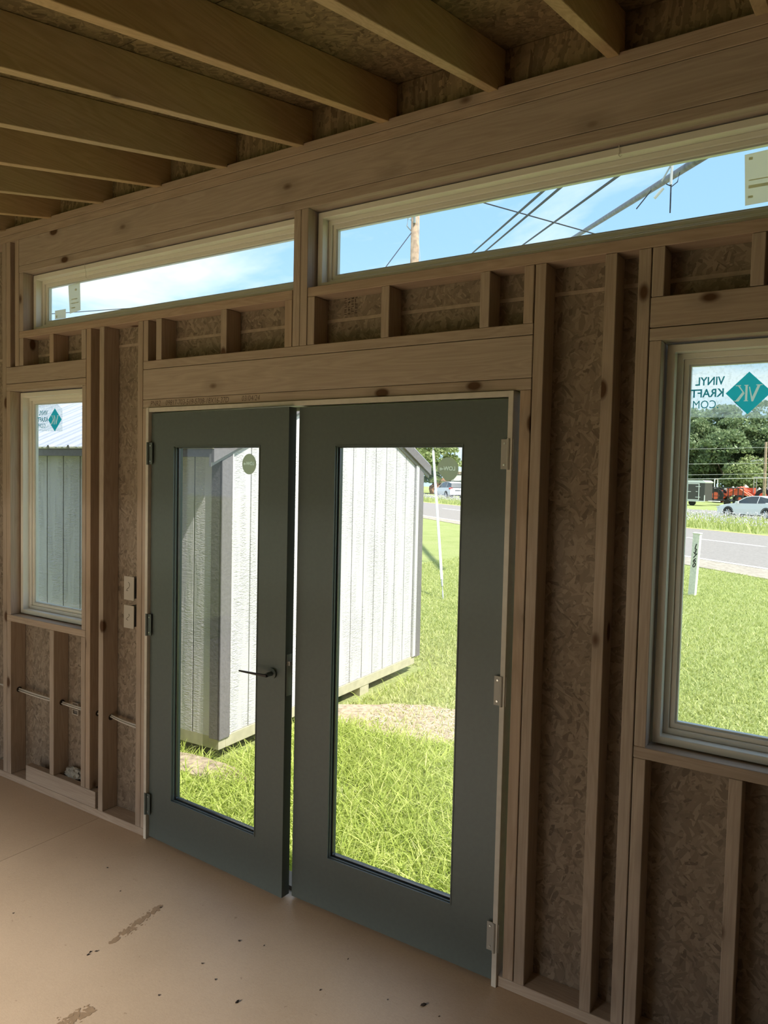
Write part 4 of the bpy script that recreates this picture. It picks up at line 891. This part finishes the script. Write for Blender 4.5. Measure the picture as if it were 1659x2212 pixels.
ORG=flat('orange_machine_paint',(.75,.13,.06),.45); 
ut=empty('utility_trailer',(-10.2,75.0,G),R(-8),label='flat black utility trailer with upright barred gate behind the sedan',cat='trailer')
m=MB(); m.box(-1.5,2.6,-.9,.9,.42,.52); m.build('deck',PLAS,ut,local=True)
m=MB()
for k in range(8): m.tube([(-1.5+.44*k,-.92,.5),(-1.5+.44*k,-.92,1.7)],.045,4)
m.tube([(-1.5,-.92,1.7),(1.6,-.92,1.7)],.045,4); m.tube([(-1.5,-.92,.9),(1.6,-.92,.9)],.025,4); m.build('barred_gate',PLAS,ut,local=True)
for x in (.2,1.0):
    m=MB(); m.tube([(x,-1.0,.3),(x,-.8,.3)],.3,16); m.build('wheel',TYRE,ut,local=True)
def tractor(loc_,rz,label,s=1,cage=False):
    rt=empty('tractor',loc_,rz,label=label,cat='tractor'); rt.scale=(s,)*3
    B=lambda n,m,mt: m.build(n,mt,rt,local=True)
    m=MB(); m.prism([(.2,.8),(1.9,.8),(1.95,1.25),(1.7,1.42),(.2,1.5)],-.35,.35,'y'); B('hood',m,ORG)
    m=MB(); m.box(-.9,.3,-.5,.5,.75,.95); B('platform',m,ORG)
    for a,b_ in ((-.85,-.5),(.5,.85)): m=MB(); m.prism([(-1.2,.95),(-.5,1.3),(-.3,.95)],a,b_,'y'); B('fender',m,ORG)
    m=MB(); m.box(-.75,-.3,-.25,.25,.95,1.12); B('seat',m,PLAS)
    m=MB(); m.box(-.82,-.74,-.25,.25,1.1,1.5); B('seat_back',m,PLAS)
    m=MB(); m.tube([(-.95,-.5,.9),(-.95,-.5,2.25),(-.95,-.4,2.38),(-.95,.4,2.38),(-.95,.5,2.25),(-.95,.5,.9)],.05,8); B('roll_bar',m,WTR if not cage else GALV)
    for x,r,y in ((-.7,.72,.75),(1.5,.42,.6)):
        for s_ in (-1,1):
            m=MB(); m.tube([(x,s_*(y-.15),r),(x,s_*(y+.15),r)],r,20); w=B('wheel',m,TYRE)
            m=MB(); m.tube([(x,s_*(y-.16),r),(x,s_*(y+.165),r)],r*.5,14); m.build('wheel_hub',ORG,w,local=True)
    for s_ in (-1,1): m=MB(); m.tube([(.5,s_*.5,1.1),(1.3,s_*.5,1.55),(2.4,s_*.5,.75),(2.9,s_*.5,.4)],.09,4); B('loader_arm',m,ORG)
    m=MB(); m.box(2.8,3.3,-.8,.8,.1,.6); B('bucket',m,ORG)
    if cage:
        m=MB(); [m.tube([(x,y,1.0),(x,y,2.5)],.04,4) for x in (-1,.2) for y in (-.6,.6)]; m.tube([(-1,-.6,2.5),(.2,-.6,2.5),(.2,.6,2.5),(-1,.6,2.5),(-1,-.6,2.5)],.04,4); B('canopy_frame',m,GALV)
    return rt
tractor((-11.9,86,G),R(-8),'orange tractor with white roll bar behind the barred gate',1.1)
tractor((-8.9,87,G),R(175),'orange loader tractor with metal cage frame above the sedan roof',1.15,True)
# heap of pale scrap / stone behind
pile=MB(); rnd=random.Random(12)
for k in range(160):
    x=-15+rnd.random()*12; y=91+rnd.random()*3; z=G+rnd.random()*2.0*(1-abs((x+9)/7)**2*.6); s_=rnd.uniform(.15,.45)
    pts=[Vector((rnd.uniform(-1,1),rnd.uniform(-1,1),rnd.uniform(-1,1))).normalized()*s_ for _ in range(6)]
    pile.add([tuple(Vector((x,y,z))+p_) for p_ in [Vector((s_,0,0)),Vector((0,s_,0)),Vector((-s_*rnd.uniform(.6,1),0,0)),Vector((0,-s_*rnd.uniform(.6,1),0)),Vector((0,0,s_*rnd.uniform(.6,1))),Vector((0,0,-s_))]],[(0,1,4),(1,2,4),(2,3,4),(3,0,4),(1,0,5),(2,1,5),(3,2,5),(0,3,5)])
tag(pile.build('rubble_heap',flat('pale_rubble',(.60,.54,.47),.9,noise=.3,nscale=2)),'heap of pale rubble below the trees behind the tractors','rubble',kind='stuff')
# tan corrugated container with framed sign
TAN=flat('tan_corrugated_metal',(.62,.50,.38),.6)
ct=empty('storage_container',(-41.5,84.5,G),R(28),label='tan corrugated container building with framed sign behind the white SUV',cat='container')
m=MB(); prof=[]
m.box(-4.2,4.2,.1,3,0,2.9); m.build('container_body',TAN,ct,local=True)
for k in range(28):
    m=MB(); x=-4.2+.3*k; m.box(x,x+.16,.0,.1,0,2.9); m.build('corrugation_rib',TAN,ct,local=True)
m=MB(); m.box(-4.3,4.3,-.05,3.05,2.9,3.05); m.build('container_roof',WTR,ct,local=True)
m=MB(); m.box(-3.2,-.2,-.12,-.04,1.35,2.55); sg=m.build('sign_board',WTR,ct,local=True); m=MB(); m.frame(-3.25,-.15,1.3,2.6,.09,-.16,-.11); m.build('sign_frame',PLAS,sg,local=True)
m=MB(); m.box(-3.15,-.25,-.15,-.12,1.68,1.73); m.build('sign_divider',PLAS,sg,local=True)
ym=empty('yellow_excavator',(-40.2,93,G),label='yellow excavator cab rising behind the tan container',cat='excavator')
m=MB(); m.box(-41,-39,92,94,1.2,3.0); m.build('machine_body',flat('yellow_machine_paint',(.80,.42,.06),.5),ym); m=MB(); m.box(-40.9,-39.8,91.9,93.5,3.0,4.2); m.build('cab',flat('yellow_cab',(.80,.42,.06),.5),ym)
m=MB(); m.box(-40.7,-40.0,91.88,91.9,3.2,4.0); m.build('cab_window',CARG,ym); m=MB(); m.tube([(-39.3,93,2.6),(-37.5,93,5.2),(-35.8,93,3.2)],.22,4); m.build('boom',flat('yellow_boom',(.80,.42,.06),.5),ym); m=MB(); m.box(-41.3,-38.7,91.8,94.2,G,.9); m.build('tracks',PLAS,ym)
rw=lump('brown_shrub_pile',flat('brown_brush',(.30,.17,.10),.95,noise=.3,nscale=3),(-44.5,80.5,G+.6),1.2,'brown mound beside the tan container','brush pile',21,(1,1,1.1),.4)

# ------------------------------------------------------------------ trees
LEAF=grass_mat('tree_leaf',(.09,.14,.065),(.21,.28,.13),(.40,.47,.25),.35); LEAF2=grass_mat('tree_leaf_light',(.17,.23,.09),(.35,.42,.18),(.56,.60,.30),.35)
BARK=flat('tree_bark',(.16,.12,.09),.9)
def crown_mesh(seed,mat,n=15000,W_=4.6,H=10.5,leaf=.20):
    r=np.random.default_rng(seed); K=70
    th=r.uniform(0,2*np.pi,K); ph=np.arccos(r.uniform(-.95,1,K)); rad=r.uniform(.55,1.0,K)
    C_=np.stack([np.sin(ph)*np.cos(th)*W_*rad,np.sin(ph)*np.sin(th)*W_*rad,H*.52+np.cos(ph)*H*.44*rad],1); pr=r.uniform(.8,1.7,K)
    k=r.integers(0,K,n); d=r.normal(size=(n,3)); d/=np.linalg.norm(d,axis=1)[:,None]; d[:,2]=np.abs(d[:,2])*.9-.15
    Pn=C_[k]+d*pr[k][:,None]*r.uniform(.75,1.05,n)[:,None]; Pn=Pn[Pn[:,2]>.4]; n=len(Pn)
    a=r.normal(size=(n,3)); a/=np.linalg.norm(a,axis=1)[:,None]; b=np.cross(a,r.normal(size=(n,3))); b/=np.linalg.norm(b,axis=1)[:,None]; s_=leaf*r.uniform(.6,1.4,n)[:,None]
    V=np.stack([Pn-a*s_,Pn+b*s_*.6,Pn+a*s_,Pn-b*s_*.6],1).reshape(-1,3).astype(np.float32)
    me=bpy.data.meshes.new('crown'); me.vertices.add(len(V)); me.vertices.foreach_set('co',V.ravel()); me.loops.add(4*n); me.loops.foreach_set('vertex_index',np.arange(4*n,dtype=np.int32)); me.polygons.add(n)
    me.polygons.foreach_set('loop_start',np.arange(n,dtype=np.int32)*4); me.polygons.foreach_set('loop_total',np.full(n,4,dtype=np.int32)); me.update()
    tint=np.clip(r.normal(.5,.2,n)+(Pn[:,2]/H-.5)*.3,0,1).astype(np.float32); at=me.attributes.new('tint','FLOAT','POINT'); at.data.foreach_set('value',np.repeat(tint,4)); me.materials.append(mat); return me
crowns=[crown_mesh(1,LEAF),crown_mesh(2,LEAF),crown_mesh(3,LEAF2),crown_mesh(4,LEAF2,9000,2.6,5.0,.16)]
tm=MB(); tm.tube([(0,0,-.1),(0.1,0,2.5),(0,.1,5.5)],[.35,.26,.12],8); tm.tube([(0.05,0,2.5),(1.2,.3,4.8)],[.16,.07],6); tm.tube([(0.05,0,2.8),(-1.1,-.3,5.0)],[.16,.07],6)
t0=tm.build('trunk',BARK); tme=t0.data; bpy.data.objects.remove(t0)
core=None
def tree(x,y,s,kind_,label,h=1,group=None):
    rt=empty('tree',(x,y,G),random.Random(int(x*7)).random()*6,label=label,cat='tree',group=group); rt.scale=(s,s,s*h)
    for nm,me in (('crown',crowns[kind_]),('trunk',tme)):
        o=bpy.data.objects.new(nm,me); COL.objects.link(o); o.parent=rt
    return rt
far=[(-19,101,1.15,0),(-13.5,99,1.05,0),(-8,102,1.18,1),(-2.5,100,1.1,0),(3.5,103,1.2,1),(10,101,1.1,0),(-25,103,1.2,1),(-31,100,1.1,0),(-16.5,108,1.35,1),(-10.5,110,1.3,0),(-5,109,1.3,1),(1,110,1.35,0),(16.5,103,1.15,1),(23,101,1.2,0),(30,104,1.15,1),(37,102,1.2,0),(44,104,1.25,1)]
for x,y,s,k in far:
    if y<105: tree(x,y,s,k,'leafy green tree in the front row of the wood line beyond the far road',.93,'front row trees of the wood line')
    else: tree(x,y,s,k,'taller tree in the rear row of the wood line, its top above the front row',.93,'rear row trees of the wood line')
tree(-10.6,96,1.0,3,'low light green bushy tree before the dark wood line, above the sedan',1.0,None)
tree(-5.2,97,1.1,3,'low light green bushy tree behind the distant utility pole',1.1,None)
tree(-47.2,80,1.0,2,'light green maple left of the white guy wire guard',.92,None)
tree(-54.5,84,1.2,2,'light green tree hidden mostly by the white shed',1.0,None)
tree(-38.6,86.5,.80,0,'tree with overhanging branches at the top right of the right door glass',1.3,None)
tree(-60,95,1.3,1,'far dark tree left of the maples',1,None)
